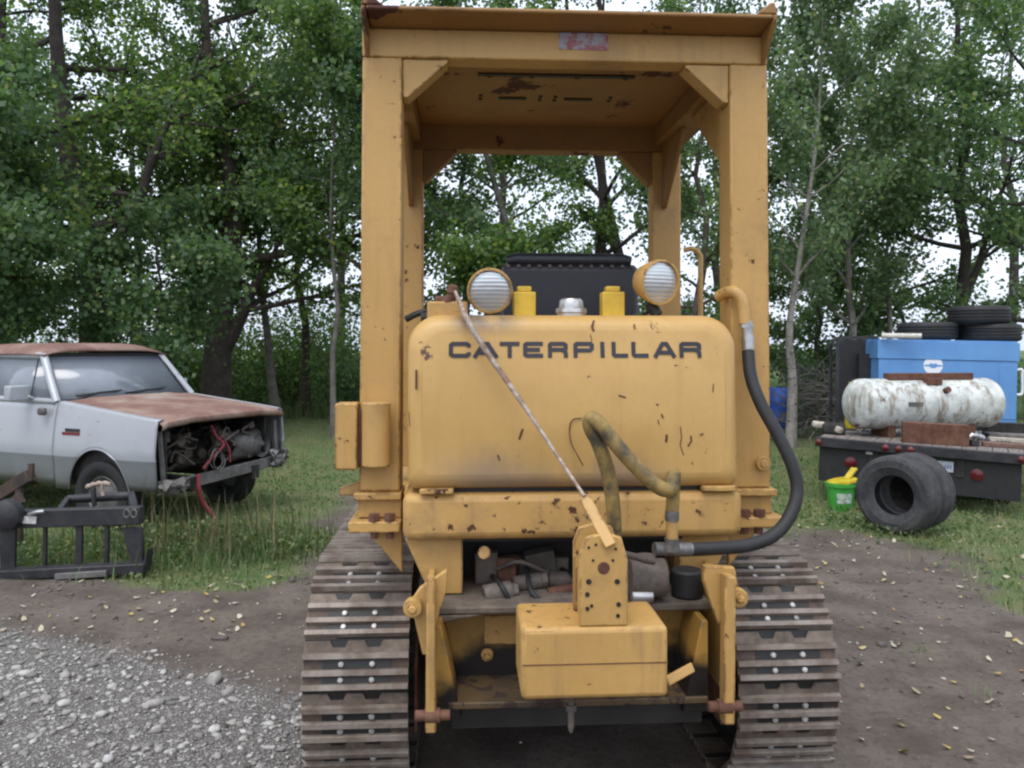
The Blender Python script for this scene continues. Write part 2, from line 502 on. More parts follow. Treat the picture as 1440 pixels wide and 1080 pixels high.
def aspen_bark():
    t = NT('aspen_bark'); v = t.mapped('Object', (1, 1, 0.45))
    n = t.noise(7, 7, 0.65, v)
    k = t.noise(9, 4, 0.6, t.mapped('Object', (1, 1, 3.5)))
    c = t.mix(t.step(n, 0.35, 0.7), (0.30, 0.28, 0.25), (0.15, 0.135, 0.115))
    c = t.mix(t.step(k, 0.58, 0.66), c, (0.04, 0.035, 0.03))
    t.bump(n, 0.5, 0.02)
    return t.done(c, 0.9)
M['bark_aspen'] = aspen_bark()

def leaves_np(centers, size, rg, droop=0.3):
    n = len(centers)
    d = rg.normal(size=(n, 3)); d[:, 2] -= droop; d /= np.linalg.norm(d, axis=1)[:, None]
    a = rg.normal(size=(n, 3)); a -= (a * d).sum(1)[:, None] * d; a /= np.linalg.norm(a, axis=1)[:, None]
    nrm = np.cross(d, a)
    s = size * rg.uniform(0.65, 1.3, n)[:, None]
    w = s * 0.42
    p0 = centers; p2 = centers + d * s
    mid = centers + d * s * 0.42 + nrm * s * 0.06
    vs = np.stack([p0, mid + a * w, p2, mid - a * w], 1).reshape(-1, 3)
    fs = np.arange(n * 4, dtype=np.int32).reshape(n, 4)
    return vs, fs

def tree(name, base, height, r0, crown_r, crown_lo, nleaf, leaf, lmat, bmat, seed, label, cat='tree', lean=(0, 0), fork=None, up=0.5,
         nlimb=16, group=None, spread=0.24, trunk_pts=None, sub=6, topfrac=1.0, bare=None, open_front=0):
    rg = np.random.default_rng(seed); rd = random.Random(seed)
    bz = float(gz(base[0], base[1]))
    root = empty(name, (base[0], base[1], bz - 0.03), (0, 0, 0), label, cat, group)
    tm = MB(); bm_ = MB()
    def wob(p, q, n, amp):
        p, q = Vector(p), Vector(q); out = []
        for i in range(n + 1):
            t = i / n; k = amp * math.sin(math.pi * t)
            out.append(p.lerp(q, t) + Vector((rd.uniform(-1, 1), rd.uniform(-1, 1), rd.uniform(-.4, .4))) * k * 0.5)
        return out
    trunks = []
    top = Vector((lean[0], lean[1], height))
    if trunk_pts: tp = spline(trunk_pts, 4)
    else: tp = wob((0, 0, 0), top, 10, height * 0.03)
    rs = [max(0.012, r0 * (1.0 - 0.93 * (i / (len(tp) - 1)) ** 0.85)) * (1.25 if i == 0 else 1) for i in range(len(tp))]
    tm.tube(tp, rs, 12)
    trunks.append((tp, rs))
    for fk in (fork or []):
        i0 = min(len(tp) - 2, max(0, int(fk[0] * (len(tp) - 1))))
        p = tp[i0]; q = Vector(fk[1])
        fp = wob(p, q, 7, (q - p).length * 0.05)
        fr = [rs[i0] * fk[2] * (1 - 0.9 * k / 7) + 0.01 for k in range(8)]
        tm.tube(fp, fr, 10)
        trunks.append((fp, fr))
    seeds = []
    for ti, (tp_, rs_) in enumerate(trunks):
        nl = nlimb if ti == 0 else max(5, nlimb // 2)
        for k in range(nl):
            f = (k + rd.uniform(0, 0.9)) / nl
            z0 = crown_lo + f * (height * 0.97 - crown_lo)
            zz = [p.z for p in tp_]
            if z0 > max(zz): z0 = rd.uniform(min(max(zz) * 0.6, max(zz)), max(zz))
            if z0 < zz[0]: z0 = zz[0] + rd.uniform(0.1, 0.6) * (zz[-1] - zz[0])
            i = min(range(len(zz)), key=lambda j: abs(zz[j] - z0))
            p = Vector(tp_[i]); p.z = max(0.4, p.z)
            az = k * 2.39996 + rd.uniform(-.5, .5) + seed
            prof = math.sin(math.pi * (0.25 + 0.75 * f)) ** 0.7 if f < 0.98 else 0.3
            L = crown_r * (0.45 + 0.55 * prof) * rd.uniform(0.75, 1.15)
            el = up * (0.6 + 0.5 * f) + rd.uniform(-0.25, 0.25)
            if p.z < open_front and math.sin(az) < -.15: az = -az
            d = Vector((math.cos(az) * math.cos(el), math.sin(az) * math.cos(el), math.sin(el)))
            pts = [p]
            for s in range(1, 6):
                d2 = (d + Vector((rd.uniform(-.25, .25), rd.uniform(-.25, .25), 0.08 * s * up + rd.uniform(-.12, .12)))).normalized()
                pts.append(pts[-1] + d2 * L / 5)
            lr = min(rs_[i] * 0.55, 0.02 + 0.028 * L)
            bm_.tube(pts, [lr * (1 - 0.85 * s / 5) for s in range(6)], 6)
            for s in range(sub):
                t = rd.uniform(0.25, 1.0); q = pts[0].lerp(pts[-1], t); j = min(4, int(t * 5)); q = pts[j].lerp(pts[j + 1], t * 5 - j) if j < 5 else pts[-1]
                sd_ = (d + Vector((rd.uniform(-1, 1), rd.uniform(-1, 1), rd.uniform(-.45, .8 * up + .3))) * 0.95).normalized()
                sl = L * rd.uniform(0.22, 0.5)
                m1 = q + sd_ * sl * 0.5 + Vector((0, 0, rd.uniform(-.06, .08))) * sl
                e = q + sd_ * sl
                bm_.tube([q, m1, e], [lr * 0.35, lr * 0.22, 0.006], 4, False)
                seeds.append((q, e, sl))
            seeds.append((pts[2], pts[5], L * 0.6))
    if bare:
        for (i_, q, r_) in bare:
            p = tp[min(len(tp) - 1, int(i_ * (len(tp) - 1)))]
            bm_.tube(wob(p, q, 6, (Vector(q) - p).length * 0.08), [r_ * (1 - 0.85 * k / 6) for k in range(7)], 6)
    tm.build('trunk', bmat, root, smooth=60)
    bm_.build('limbs', bmat, root, smooth=60)
    A = np.array([s[0][:] for s in seeds]); B = np.array([s[1][:] for s in seeds]); W = np.array([s[2] for s in seeds])
    idx = rg.choice(len(seeds), nleaf, p=W / W.sum())
    t = rg.uniform(0.05, 1.12, nleaf)[:, None]
    c = A[idx] + (B[idx] - A[idx]) * t + rg.normal(size=(nleaf, 3)) * spread * (0.35 + 0.65 * rg.random((nleaf, 1)))
    c = c[c[:, 2] > 0.15]
    vs, fs = leaves_np(c, leaf, rg)
    np_mesh('crown', vs, fs, lmat, root)
    return root

def X_at(px, d): return (px - CX) / F * d

T = tree
# the tall dark cottonwoods on the left
T('cottonwood', (X_at(132, 16), 16.0), 14, 0.36, 4.4, 2.0, 31000, 0.112, M['leaf_dark'], M['bark_dark'], 11,
  'big dark cottonwood with forked trunk behind the cab of the silver pickup', trunk_pts=[(0, 0, 0), (0.02, 0, 1.6), (-.1, 0, 3.6), (-.55, .1, 5.6), (-.85, .2, 8), (-1.0, .3, 11), (-1.0, .3, 13.5)],
  fork=[(0.28, (2.2, -.2, 7.6), 0.55)], up=0.35, nlimb=20, spread=0.25, open_front=9)
T('cottonwood', (X_at(305, 17.5), 17.5), 15, 0.36, 4.1, 2.8, 29000, 0.112, M['leaf_dark'], M['bark_dark'], 23,
  'dark thick cottonwood with a crooked leaning trunk behind the pickup hood', trunk_pts=[(0, 0, 0), (.0, 0, 1.4), (.12, 0, 2.8), (.35, 0, 4.4), (.2, 0, 6), (-.2, 0, 8), (-.3, 0, 11), (-.3, 0, 14)],
  fork=[(0.16, (1.35, .2, 4.2), 0.6), (0.42, (-1.9, 0, 5.2), 0.35), (0.45, (1.7, 0, 7.4), 0.4)], up=0.5, nlimb=18, spread=0.25, open_front=9)
T('cottonwood', (X_at(8, 18), 18.0), 13, 0.24, 3.4, 2.2, 17000, 0.11, M['leaf_dark'], M['bark_dark'], 37,
  'dark leafy cottonwood at the far left edge of the yard', up=0.3, nlimb=18)
T('cottonwood', (X_at(-150, 14), 14.0), 12, 0.22, 3.6, 1.5, 22000, 0.10, M['leaf_dark'], M['bark_dark'], 41,
  'cottonwood beyond the left end of the silver pickup, its limbs reaching in', up=0.3, nlimb=16)
T('slim_tree', (X_at(430, 21), 21.0), 12, 0.13, 2.6, 3.8, 13000, 0.10, M['leaf_dark'], M['bark_brown'], 53,
  'slim brown trunked tree left of the yellow machine', up=0.5, nlimb=15, lean=(-.3, 0))
T('slim_tree', (X_at(392, 19), 19.0), 11, 0.11, 2.2, 4.2, 8000, 0.10, M['leaf_mid'], M['bark_grey'], 59,
  'thin grey tree with a slanting trunk between the thick cottonwood and the yellow machine', up=0.6, nlimb=13, lean=(-1.4, 0))
T('slim_tree', (X_at(520, 17), 17.0), 11, 0.15, 2.5, 3.4, 17000, 0.10, M['leaf_dark'], M['bark_brown'], 61,
  'leafy tree just behind the left post of the canopy', up=0.5, nlimb=16)
# seen through the canopy
T('cottonwood', (X_at(858, 21), 21.0), 14, 0.22, 3.2, 3.2, 20000, 0.11, M['leaf_dark'], M['bark_dark'], 67,
  'dark straight trunk seen through the canopy, left of the two dark trunks', up=0.6, nlimb=14, lean=(-.4, 0))
T('cottonwood', (X_at(925, 22), 22.0), 14, 0.21, 3.0, 3.3, 15000, 0.11, M['leaf_dark'], M['bark_dark'], 71,
  'dark leaning trunk seen through the canopy beside its right front post', up=0.6, nlimb=13, lean=(-3.2, 0))
T('slim_tree', (X_at(815, 17), 17.0), 10, 0.13, 2.2, 3.8, 7000, 0.10, M['leaf_mid'], M['bark_grey'], 73,
  'pale grey trunk slanting left, seen above the operator seat', up=0.6, nlimb=10, lean=(-3.4, 0))
T('bushy_tree', (X_at(655, 18), 18.0), 9, 0.14, 2.5, 1.4, 24000, 0.10, M['leaf_dark'], M['bark_dark'], 79,
  'dense low dark tree seen through the left half of the canopy', up=0.3, nlimb=17)
T('bushy_tree', (X_at(985, 15.5), 15.5), 8.5, 0.12, 1.5, 1.2, 15000, 0.09, M['leaf_mid'], M['bark_brown'], 83,
  'green bushy tree seen between the right posts of the canopy', up=0.45, nlimb=16)
# the paler trees on the right
T('aspen', (X_at(1112, 14.5), 14.5), 9.5, 0.105, 2.2, 2.4, 23000, 0.09, M['leaf_pale'], M['bark_aspen'], 89,
  'pale barked aspen right of the yellow machine, in front of the brush pile', up=0.95, nlimb=20, spread=0.20,
  trunk_pts=[(0, 0, 0), (.03, 0, 1.2), (-.02, 0, 2.2), (.25, 0, 4), (.5, 0, 6), (.6, 0, 9.2)])
T('aspen', (X_at(1195, 17), 17.0), 7.6, 0.11, 2.1, 2.2, 17000, 0.095, M['leaf_pale'], M['bark_aspen'], 97,
  'upright aspen behind the black rack of the flatbed', up=0.95, nlimb=18, spread=0.20)
T('broadleaf_tree', (X_at(1352, 18), 18.0), 13, 0.17, 3.0, 2.8, 20000, 0.10, M['leaf_mid'], M['bark_dark'], 101,
  'large broadleaf tree behind the tyres on the blue welder', up=0.5, nlimb=20, fork=[(0.22, (1.3, 0, 6.5), 0.7)],
  bare=[(0.66, (-3.2, 0, 9.6), 0.03), (0.58, (-3.0, 0, 8.2), 0.03), (0.62, (-2.2, .2, 10.2), 0.025)])
T('broadleaf_tree', (X_at(1480, 15), 15.0), 11, 0.16, 2.9, 1.9, 17000, 0.095, M['leaf_mid'], M['bark_dark'], 103,
  'broadleaf tree at the right edge behind the flatbed', up=0.4, nlimb=19)
T('bent_tree', (X_at(1195, 20), 20.0), 5.6, 0.24, 1.8, 2.6, 4000, 0.10, M['leaf_mid'], M['bark_dark'], 107,
  'dark bent tree arching over behind the black rack of the flatbed', up=0.3, nlimb=9,
  trunk_pts=[(0, 0, 0), (-.05, 0, 1.6), (.35, 0, 2.4), (.95, 0, 3.0), (1.2, 0, 2.7), (1.6, 0, 1.7)])
# lower leafy growth in front of the big trunks
T('bushy_tree', (X_at(-30, 13.8), 13.8), 6.0, 0.09, 1.7, 1.7, 11000, 0.10, M['leaf_mid'], M['bark_brown'], 131,
  'low leafy tree at the left edge behind the cab roof', up=0.3, nlimb=17)
T('bushy_tree', (X_at(222, 14.6), 14.6), 4.2, 0.08, 1.5, 1.7, 10000, 0.10, M['leaf_mid'], M['bark_brown'], 137,
  'low fresh green tree behind the pickup windshield', up=0.3, nlimb=15)
T('bushy_tree', (X_at(-75, 12.2), 12.2), 6.8, 0.09, 2.0, 1.8, 20000, 0.095, M['leaf_mid'], M['bark_brown'], 139,
  'yellowish green leafy tree cut by the left edge of the view', up=0.3, nlimb=16)
T('slim_tree', (X_at(470, 16), 16.0), 8.5, 0.07, 1.5, 3.4, 8000, 0.10, M['leaf_mid'], M['bark_grey'], 141,
  'thin leafy sapling close beside the left canopy post', up=0.5, nlimb=14)
T('aspen', (X_at(1252, 18.5), 18.5), 7.2, 0.09, 1.6, 2.7, 8500, 0.095, M['leaf_pale'], M['bark_aspen'], 143,
  'slender aspen rising behind the left half of the blue welder', up=0.95, nlimb=17, spread=0.20)
T('bushy_tree', (X_at(1150, 19.5), 19.5), 4.8, 0.09, 1.5, 0.9, 12000, 0.095, M['leaf_mid'], M['bark_brown'], 149,
  'low dense tree behind the brush pile and the pale barked aspen', up=0.35, nlimb=16)
# further back
FAR = [(-60, 30, 'far tree beyond the left cottonwoods, nearest the left edge'), (190, 31, 'far tree seen between the two thick cottonwoods'),
       (480, 32, 'far tree beyond the slim trunks left of the canopy'), (700, 30, 'far tree behind the operator seat, left side'),
       (1010, 31, 'far tree showing between the right canopy posts'), (1420, 30, 'far tree behind the right end of the blue welder')]
for k, (px, d, lb) in enumerate(FAR):
    T('far_tree', (X_at(px, d), d), 15 + (k % 3), 0.22, 3.9, 2.6 if px > 300 else 1.8, (6500 if px < 600 else 6500) if px < 1100 else 3500, 0.15, M['leaf_far'] if px > 900 else M['leaf_dark'], M['bark_dark'], 200 + k, lb,
      up=0.5, nlimb=15, spread=0.34, group='trees further back')

# undergrowth: separate bushes
def bush(px, d, w, h, n, mat, seed, label, leaf=0.09):
    rg = np.random.default_rng(seed)
    x = X_at(px, d)
    root = empty('bush', (x, d, float(gz(x, d)) - .02), (0, 0, 0), label, 'bush', 'undergrowth along the tree line')
    st = MB()
    cs = []
    for k in range(14):
        a = rg.uniform(0, 6.28); e = Vector((math.cos(a) * w * rg.uniform(.2, .9), math.sin(a) * w * .7 * rg.uniform(.2, .9), h * rg.uniform(.5, 1)))
        st.tube([(0, 0, 0), (e.x * .4, e.y * .4, e.z * .5), e], [.02, .014, .005], 5, False)
        m = n // 14
        t = rg.uniform(0.12, 1.05, m)[:, None]
        cs.append(np.array(e[:]) * t + rg.normal(size=(m, 3)) * np.array([.27 * w, .25 * w, .16 * h]))
    c = np.concatenate(cs); c = c[c[:, 2] > 0.03]
    vs, fs = leaves_np(c, leaf, rg)
    st.build('stems', M['bark_brown'], root)
    np_mesh('foliage', vs, fs, mat, root)
BU = [(30, 17, 1.6, 2.2, 'dark bush behind the pickup roof at the left edge'), (225, 20, 1.7, 2.6, 'dark bush behind the pickup windshield'),
      (272, 21, 1.7, 2.4, 'bush behind the rusty hood of the pickup, nearest its windshield'), (352, 23, 2.0, 3.0, 'tall bush just right of the thick crooked cottonwood'),
      (410, 22, 1.6, 2.5, 'bush around the foot of the slanting thin grey tree'), (462, 24, 1.9, 3.3, 'tall bush behind the slim brown trunk'), (500, 21, 1.5, 2.4, 'bush half hidden by the left canopy post'),
      (640, 22, 1.8, 2.6, 'bush behind the left lamp of the machine'), (1010, 20, 1.1, 2.6, 'bush between the right canopy posts'),
      (1150, 20, 1.0, 2.3, 'bush behind the brush pile'), (125, 22, 2.0, 2.8, 'bush between the forked cottonwood and the far field'), (-60, 24, 2.2, 2.8, 'bush beyond the left edge behind the pickup'),
      (310, 28, 2.6, 2.6, 'broad bush far back behind the crooked cottonwood'), (430, 30, 2.8, 2.8, 'broad bush far back between the slim trunks'), (1240, 25, 2.2, 1.3, 'low bush behind the blue welder, left half'), (1390, 25, 2.2, 1.4, 'low bush behind the blue welder, right half')]
for k, (px, d, w, h, lb) in enumerate(BU):
    bush(px, d, w * (.85 + .3 * (k * 7 % 5) / 4), h * (.75 + .35 * (k * 5 % 7) / 6), 3600 + 1100 * (k % 3), M['leaf_dark'] if k % 3 else M['leaf_mid'], 300 + k, lb)

rg_ = np.random.default_rng(99)
nw = 15000
wc_ = np.stack([rg_.uniform(-75, 70, nw), rg_.uniform(52, 66, nw), np.zeros(nw)], 1)
wc_[:, 2] = 0.2 + rg_.random(nw) * (0.25 + 3.0 * fbm(wc_[:, 0] * .22, wc_[:, 1] * .1, 61, 3) ** 3)
v_, f_ = leaves_np(wc_, 0.5, rg_)
tag(np_mesh('far_hedge', v_, f_, M['leaf_far']), 'far hedge of scrub across the field beyond the trees', 'hedge', kind='stuff')

# ------------------------------------------------------------------ grass, weeds, gravel, fallen leaves
def blade_mat(name, a, b, c2):
    t = NT(name)
    col = t.ramp(t.geo.outputs['Random Per Island'], [(0, a), (0.6, b), (1, c2)])
    t.done(col, 0.6)
    tr = t.n.new('ShaderNodeBsdfTranslucent'); t.l.new(col, tr.inputs['Color'])
    ms = t.n.new('ShaderNodeMixShader'); ms.inputs[0].default_value = 0.3
    t.l.new(t.b.outputs[0], ms.inputs[1]); t.l.new(tr.outputs[0], ms.inputs[2]); t.l.new(ms.outputs[0], t.out.inputs['Surface'])
    return t.mat
M['grass'] = blade_mat('grass_blades', (0.105, 0.175, 0.05), (0.18, 0.24, 0.09), (0.36, 0.33, 0.18))
M['tall_grass'] = blade_mat('tall_grass_blades', (0.07, 0.15, 0.045), (0.13, 0.215, 0.07), (0.26, 0.25, 0.13))
M['weed'] = blade_mat('weed_stalks', (0.06, 0.075, 0.025), (0.13, 0.12, 0.055), (0.27, 0.21, 0.11))

def blades(name, x, y, h, w, mat, seed, label, cat, lean=0.5):
    rg = np.random.default_rng(seed); n = len(x)
    z = gz(x, y) - 0.01
    p = np.stack([x, y, z], 1)
    az = rg.uniform(0, 6.283, n); dv = np.stack([np.cos(az), np.sin(az), np.zeros(n)], 1)
    sv = np.stack([-np.sin(az), np.cos(az), np.zeros(n)], 1)
    ln = (h * lean * rg.uniform(0.2, 1.2, n))[:, None]
    up = np.array([0, 0, 1.0]); hh = h[:, None]; ww = w[:, None]
    m = p + dv * ln * 0.35 + up * hh * 0.6; t = p + dv * ln + up * hh
    vs = np.stack([p - sv * ww, p + sv * ww, m + sv * ww * .7, m - sv * ww * .7, t + sv * ww * .08, t - sv * ww * .08], 1).reshape(-1, 3)
    b = (np.arange(n) * 6)[:, None]
    fs = np.concatenate([b + np.array([0, 1, 2, 3]), b + np.array([3, 2, 4, 5])], 0)
    o = np_mesh(name, vs, fs, mat)
    return tag(o, label, cat, kind='stuff')

def scatter(n, x0, x1, y0, y1, fn, rg, thr=0.5):
    x = rg.uniform(x0, x1, n); y = y0 + (y1 - y0) * rg.random(n) ** 1.5
    k = fn(x, y) * (0.55 + 0.9 * fbm(x * 3, y * 3, 77, 2)) > thr * rg.uniform(0.7, 1.3, n)
    inv = np.abs(x) > y * 0.72 + 1.2
    k &= ~inv
    return x[k], y[k]
gx, gy = scatter(210000, -15, 15, 3.4, 22, grassiness, rng, 0.50)
k_ = ~((np.abs(gx - 0.15) < 1.0) & (gy < 6.4))
gx, gy = gx[k_], gy[k_]
blades('grass', gx, gy, rng.uniform(0.025, 0.075, len(gx)) * (1 + 0.5 * (fbm(gx, gy, 5, 2) > .55)), np.full(len(gx), 0.0035), M['grass'], 1, 'short green grass growing over the yard', 'grass', 0.8)
hx, hy = scatter(40000, -26, 24, 20, 36, lambda x, y: np.ones_like(x) * 1.2, rng, 0.5)
blades('meadow_grass', hx, hy, rng.uniform(0.12, 0.36, len(hx)) * (1 + 0.02 * hy), np.full(len(hx), 0.012), M['tall_grass'], 2, 'taller grass under the trees at the back', 'grass', 0.6)
# weeds round the pickup and the black attachment
wx = np.concatenate([rng.normal(-2.45, 0.42, 2400), rng.normal(-3.3, 0.6, 1500), rng.uniform(-5, -2.3, 1300)])
wy = np.concatenate([rng.normal(7.15, 0.35, 2400), rng.normal(6.85, 0.3, 1500), rng.uniform(6.4, 7.5, 1300)])
blades('weeds', wx, wy, np.abs(rng.normal(0.07, 0.06, len(wx))) + 0.03, np.full(len(wx), 0.005), M['tall_grass'], 3, 'green weeds growing in front of the pickup', 'weeds', 0.5)
wx = np.concatenate([rng.normal(-2.35, 0.45, 170), rng.normal(-3.0, 0.5, 70)]); wy = np.concatenate([rng.normal(7.05, 0.28, 170), rng.normal(6.8, 0.3, 70)])
hh_ = np.abs(rng.normal(0.30, 0.12, len(wx))) + .1
blades('seed_stalks', wx, wy, hh_, np.full(len(wx), 0.005), M['weed'], 4, 'dry seed stalks standing in the weeds before the pickup', 'weeds', 0.4)

# broad-leaved ground cover in mats: between the grass, round the pickup and out into the dirt
cx_, cy_ = scatter(60000, -9, 9, 3.4, 13, grassiness, rng, 0.70)
ex_ = np.concatenate([rng.normal(-2.4, .5, 5200), rng.normal(-3.6, .7, 3600), rng.normal(3.6, .5, 900)]); ey_ = np.concatenate([rng.normal(7.05, .3, 5200), rng.normal(6.7, .28, 3600), rng.normal(8.0, .4, 900)])
k_ = fbm(ex_ * 2.2, ey_ * 2.2, 15, 3) > .44
ex_, ey_ = ex_[k_], ey_[k_]
cc_ = np.stack([np.concatenate([cx_, ex_]), np.concatenate([cy_, ey_]), np.zeros(len(cx_) + len(ex_))], 1)
hgt_ = np.concatenate([np.full(len(cx_), .035), .30 * fbm(ex_ * 1.7, ey_ * 1.7, 19, 3)])
k_ = ~((np.abs(cc_[:, 0] - .15) < 1.0) & (cc_[:, 1] < 6.4))
cc_, hgt_ = cc_[k_], hgt_[k_]
cc_[:, 2] = gz(cc_[:, 0], cc_[:, 1]) + .012 + hgt_ * rng.random(len(cc_))
v_, f_ = leaves_np(cc_, .032, rng, .1)
v_[:, 2] = np.maximum(v_[:, 2], gz(v_[:, 0], v_[:, 1]) + .002)
M['cover'] = leaf_mat('ground_cover_leaves', (0.07, 0.125, 0.038), (0.115, 0.185, 0.058), (0.25, 0.27, 0.11), .4)
tag(np_mesh('ground_cover', v_, f_, M['cover']), 'low broad leaved weeds matted among the grass', 'weeds', kind='stuff')
def ico():
    p = (1 + 5 ** .5) / 2
    v = np.array([(-1, p, 0), (1, p, 0), (-1, -p, 0), (1, -p, 0), (0, -1, p), (0, 1, p), (0, -1, -p), (0, 1, -p), (p, 0, -1), (p, 0, 1), (-p, 0, -1), (-p, 0, 1)], float)
    v /= np.linalg.norm(v[0])
    f = np.array([(0, 11, 5), (0, 5, 1), (0, 1, 7), (0, 7, 10), (0, 10, 11), (1, 5, 9), (5, 11, 4), (11, 10, 2), (10, 7, 6), (7, 1, 8), (3, 9, 4), (3, 4, 2), (3, 2, 6), (3, 6, 8), (3, 8, 9), (4, 9, 5), (2, 4, 11), (6, 2, 10), (8, 6, 7), (9, 8, 1)])
    vs = v.tolist(); cache = {}
    def mid(a, b):
        k = (min(a, b), max(a, b))
        if k not in cache:
            q = np.array(vs[a]) + np.array(vs[b]); q /= np.linalg.norm(q); vs.append(q.tolist()); cache[k] = len(vs) - 1
        return cache[k]
    nf = []
    for a, b, c in f:
        ab, bc, ca = mid(a, b), mid(b, c), mid(c, a)
        nf += [(a, ab, ca), (b, bc, ab), (c, ca, bc), (ab, bc, ca)]
    return np.array(vs), np.array(nf)
IV, IF = ico()
def stone_mat():
    t = NT('river_stone')
    col = t.ramp(t.geo.outputs['Random Per Island'], [(0, (0.15, 0.145, 0.14)), (0.35, (0.26, 0.248, 0.232)), (0.65, (0.345, 0.328, 0.302)), (0.85, (0.42, 0.405, 0.38)), (1, (0.52, 0.51, 0.49))])
    n = t.noise(40, 5, 0.6, t.mapped('World'))
    col = t.mix(t.step(n, 0.35, 0.7, 0, 0.45), col, (0.15, 0.13, 0.11))
    t.bump(n, 0.25, 0.004)
    return t.done(col, 0.85)
M['stone'] = stone_mat()
def stones(name, x, y, s, mat, seed, sink=0.25):
    rg = np.random.default_rng(seed); n = len(x)
    sc = np.stack([s * rg.uniform(.8, 1.5, n), s * rg.uniform(.7, 1.1, n), s * rg.uniform(.4, .75, n)], 1)
    az = rg.uniform(0, 6.283, n); ca, sa = np.cos(az)[:, None], np.sin(az)[:, None]
    nm = 1 + rg.normal(size=(n, len(IV))) * 0.11
    V = IV[None] * nm[:, :, None] * sc[:, None, :]
    vx = V[:, :, 0] * ca - V[:, :, 1] * sa; vy = V[:, :, 0] * sa + V[:, :, 1] * ca
    V = np.stack([vx + x[:, None], vy + y[:, None], V[:, :, 2] + (gz(x, y) + sc[:, 2] * (1 - 2 * sink))[:, None]], 2).reshape(-1, 3)
    fs = (IF[None] + (np.arange(n) * len(IV))[:, None, None]).reshape(-1, 3)
    return np_mesh(name, V, fs, mat, smooth=True)
N = 42000
sx = rng.uniform(-5.2, -0.55, N); sy = 2.3 + 3.6 * rng.random(N) ** 1.1
k_ = (gravelness(sx, sy) > rng.uniform(0.15, 0.75, N)) & (sx > -sy * 0.72 - 0.3)
sx, sy = sx[k_], sy[k_]
k_ = rng.random(len(sx)) < 0.62
sx, sy = sx[k_][:12000], sy[k_][:12000]
ss = np.minimum(0.034, 0.0050 * np.exp(rng.normal(0, 0.62, len(sx))))
tag(stones('gravel', sx, sy, ss, M['stone'], 5), 'grey river gravel spread over the dirt at lower left', 'gravel', kind='stuff')
# pebbles in the dirt
px_, py_ = rng.uniform(-3.5, 5, 420), rng.uniform(2.6, 8, 420)
k_ = (grassiness(px_, py_) < 0.45)
tag(stones('pebbles', px_[k_], py_[k_], np.minimum(.022, 0.006 * np.exp(rng.normal(0, .5, k_.sum()))), M['stone'], 6), 'scattered pebbles lying in the dark dirt', 'pebbles', kind='stuff')
mx_ = rng.uniform(-3.4, -0.95, 260); my_ = rng.uniform(2.9, 5.1, 260); k_ = gravelness(mx_, my_) > .42
tag(stones('cobbles', mx_[k_], my_[k_], rng.uniform(.010, .022, k_.sum()), M['stone'], 16, .32), 'larger rounded stones mixed into the gravel', 'stones', kind='stuff')
M['clod'] = rusty('dirt_clod', (.075, .063, .056), (.15, .128, .115), .95, 30, 0, 'World')
kx_, ky_ = rng.uniform(-3.6, 5.2, 4200), rng.uniform(2.6, 8.5, 4200)
k_ = (fbm(kx_ * 1.6, ky_ * 1.6, 44, 3) > .47) & ~((np.abs(kx_ - .1) < .9) & (ky_ < 6.3))
tag(stones('dirt_clods', kx_[k_], ky_[k_], np.minimum(.035, .0075 * np.exp(rng.normal(0, .6, k_.sum()))), M['clod'], 17, .4), 'small clods of dark dirt', 'dirt', kind='stuff')
# the three biggest stones are things of their own
for (px, py, s, lb) in ((303, 957, .050, 'long pale stone, biggest one in the gravel'), (216, 990, .036, 'white flat stone low in the gravel beside a yellow leaf'), (92, 950, .040, 'pale pointed stone near the left edge of the gravel')):
    d = EYE * F / (py - YH)
    o = stones('stone', np.array([X_at(px, d)]), np.array([d]), np.array([s]), M['stone'], int(px))
    tag(o, lb, 'stone', 'largest stones in the gravel')

def litter(name, x, y, s, mat, seed, label):
    rg = np.random.default_rng(seed); n = len(x)
    az = rg.uniform(0, 6.283, n)
    d = np.stack([np.cos(az), np.sin(az), rg.uniform(-.1, .5, n)], 1); a = np.stack([-np.sin(az), np.cos(az), rg.uniform(-.5, .5, n)], 1)
    c = np.stack([x, y, gz(x, y) + 0.012], 1); s_ = s[:, None]
    ang = np.linspace(0, 2 * np.pi, 7)[:-1]
    rad = np.array([1.1, .8, .75, 1.0, .75, .8])
    V = c[:, None, :] + s_[:, :, None] * (d[:, None, :] * (np.cos(ang) * rad)[None, :, None] + a[:, None, :] * (np.sin(ang) * rad * .8)[None, :, None])
    V[:, :, 2] += s_ * np.array([.25, .1, -.1, .2, -.1, .15])[None]
    V[:, :, 2] = np.maximum(V[:, :, 2], gz(x, y)[:, None] + 0.003)
    fs = np.arange(n * 6).reshape(n, 6)
    return tag(np_mesh(name, V.reshape(-1, 3), fs, mat), label, 'leaves', kind='stuff')
def litter_mat():
    t = NT('fallen_leaf')
    col = t.ramp(t.geo.outputs['Random Per Island'], [(0, (0.28, 0.22, 0.12)), (0.35, (0.36, 0.32, 0.22)), (0.7, (0.44, 0.41, 0.31)), (0.84, (0.44, 0.32, 0.06)), (1, (0.25, 0.15, 0.05))])
    return t.done(col, 0.6)
M['litter'] = litter_mat()
lx = np.concatenate([rng.uniform(-3.6, -0.7, 150), rng.uniform(1.2, 5, 420), rng.uniform(-6, 8, 260)])
ly = np.concatenate([rng.uniform(4.9, 7.0, 150), rng.uniform(3.2, 8.5, 420), rng.uniform(6, 14, 260)])
litter('fallen_leaves', lx, ly, rng.uniform(0.010, 0.028, len(lx)), M['litter'], 8, 'pale and yellow fallen leaves scattered over dirt and grass')

